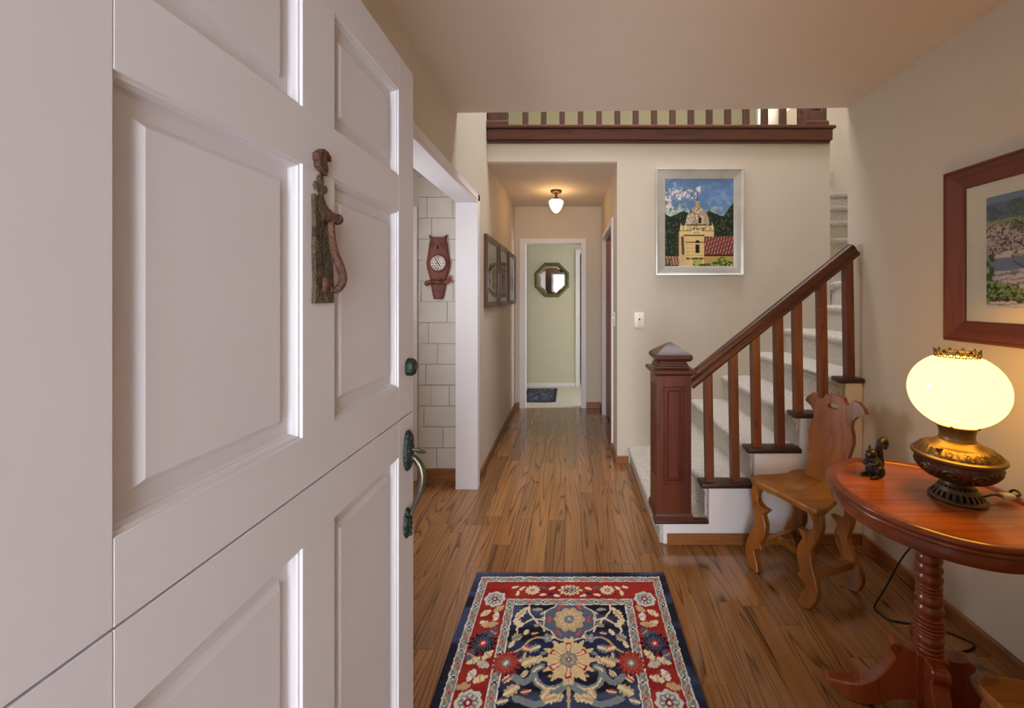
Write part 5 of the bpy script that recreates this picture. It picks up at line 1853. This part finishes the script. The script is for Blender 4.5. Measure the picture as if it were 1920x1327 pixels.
def make_chair(label):
    ch = thing('carved_chair', label, 'chair', group='carved wooden side chairs', local=True)
    # seat: rounded trapezoid with shaped edges
    pts = [(-0.195, -0.165), (-0.170, -0.198), (-0.10, -0.205), (0.0, -0.200), (0.10, -0.205), (0.170, -0.198), (0.195, -0.165), (0.188, -0.12), (0.160, -0.03), (0.150, 0.03), (0.158, 0.09), (0.150, 0.135),
           (0.125, 0.155), (0.0, 0.165), (-0.125, 0.155), (-0.150, 0.135), (-0.158, 0.09), (-0.150, 0.03), (-0.160, -0.03), (-0.188, -0.12)]
    P3 = smooth_path([(a, b2, 0) for a, b2 in pts + [pts[0]]], 3)[:-1]
    poly = [(p.x, p.y) for p in P3]
    n = len(poly)
    prof = [(1.0, 0.428), (0.985, 0.424), (1.0, 0.431), (1.0, 0.444), (0.985, 0.450), (0.95, 0.451), (0.7, 0.446), (0.35, 0.442)]
    vs, fs = [], []
    for (s, z) in prof:
        vs += [(a * s, b2 * s, z) for a, b2 in poly]
    for q in range(1, len(prof) - 1):
        for i in range(n):
            fs.append((q * n + i, q * n + (i + 1) % n, (q + 1) * n + (i + 1) % n, (q + 1) * n + i))
    vs += [(0, 0, 0.441), (0, 0, 0.424)]
    for i in range(n):
        fs.append(((len(prof) - 1) * n + i, (len(prof) - 1) * n + (i + 1) % n, len(vs) - 2))
        fs.append((n + i, n + (i + 1) % n, len(vs) - 1))
    MB().add(vs, fs).build('seat', M['chair'], ch, 40)
    # backrest in two halves around the hand hole
    half = [(0.105, -0.012), (0.104, 0.03), (0.098, 0.065), (0.086, 0.095), (0.092, 0.108), (0.112, 0.118), (0.101, 0.134), (0.108, 0.165), (0.116, 0.205), (0.110, 0.245), (0.098, 0.278), (0.099, 0.305), (0.118, 0.330), (0.160, 0.352),
            (0.146, 0.375), (0.118, 0.398), (0.092, 0.400), (0.084, 0.380), (0.066, 0.374), (0.054, 0.386), (0.047, 0.404), (0.0, 0.410)]
    hole = [(0.0, 0.366), (0.018, 0.366), (0.028, 0.362), (0.031, 0.355), (0.028, 0.347), (0.018, 0.343), (0.0, 0.343)]
    m = MB()
    for s in (-1, 1):
        pl_ = [(s * a, c) for a, c in half + hole] + [(0.0, -0.012)]
        m.prism(pl_, 'xz', -0.014, 0.014, xf=lambda co: (co.x, 0.128 + co.y + 0.20 * co.z + 0.10 * co.x * co.x, 0.448 + co.z * 1.05))
    m.build('backrest', M['chairz'], ch)
    # scroll-cut legs
    for s in (-1, 1):
        def xf(co, s=s):
            f = 1 - co.z / 0.428
            return (s * (0.128 + 0.030 * f + co.x), -0.150 - 0.055 * f + co.y, co.z)

        def xr(co, s=s):
            f = 1 - co.z / 0.428
            return (s * (0.100 + 0.075 * f + co.x), 0.085 + 0.015 * f + co.y, co.z)
        MB().prism(LEG, 'xz', -0.017, 0.017, bev=0.003, xf=xf).build('leg', M['chairz'], ch)
        MB().prism(LEG, 'xz', -0.017, 0.017, bev=0.003, xf=xr).build('leg', M['chairz'], ch)
        # side stretcher
        m = MB()
        a, b2 = (s * 0.138, -0.180), (s * 0.150, 0.090)
        vs = []
        for (px, py) in (a, b2):
            for dx, dz in ((-0.013, 0.108), (0.013, 0.108), (0.013, 0.140), (-0.013, 0.140)):
                vs.append((px + dx, py, dz))
        m.add(vs, [(0, 1, 2, 3), (4, 5, 6, 7), (0, 1, 5, 4), (1, 2, 6, 5), (2, 3, 7, 6), (3, 0, 4, 7)]).build('stretcher', M['chair'], ch)
        bx(s * 0.10 - 0.02, s * 0.10 + 0.02, -0.165, 0.11, 0.400, 0.4285, bev=0.003).build('seat_batten', M['chair'], ch)
    bx(-0.142, 0.142, -0.062, -0.034, 0.112, 0.138, bev=0.002).build('stretcher', M['chair'], ch)
    return ch


def copy_thing(o, label):
    c = o.copy()
    COL.objects.link(c)
    c['label'] = label
    for k in o.children:
        d = k.copy()
        COL.objects.link(d)
        d.parent = c
    return c


c1 = make_chair('carved honey-brown wooden chair with shield back between stairs and table')
c1.location = (1.183, 2.09, 0)
c1.rotation_euler = (0, 0, math.radians(-66.4))
c2 = copy_thing(c1, 'carved wooden chair in the bottom right corner, only its seat corner showing')
c2.location = (1.199, 0.862, 0)
c2.rotation_euler = (0, 0, math.radians(-84.3))
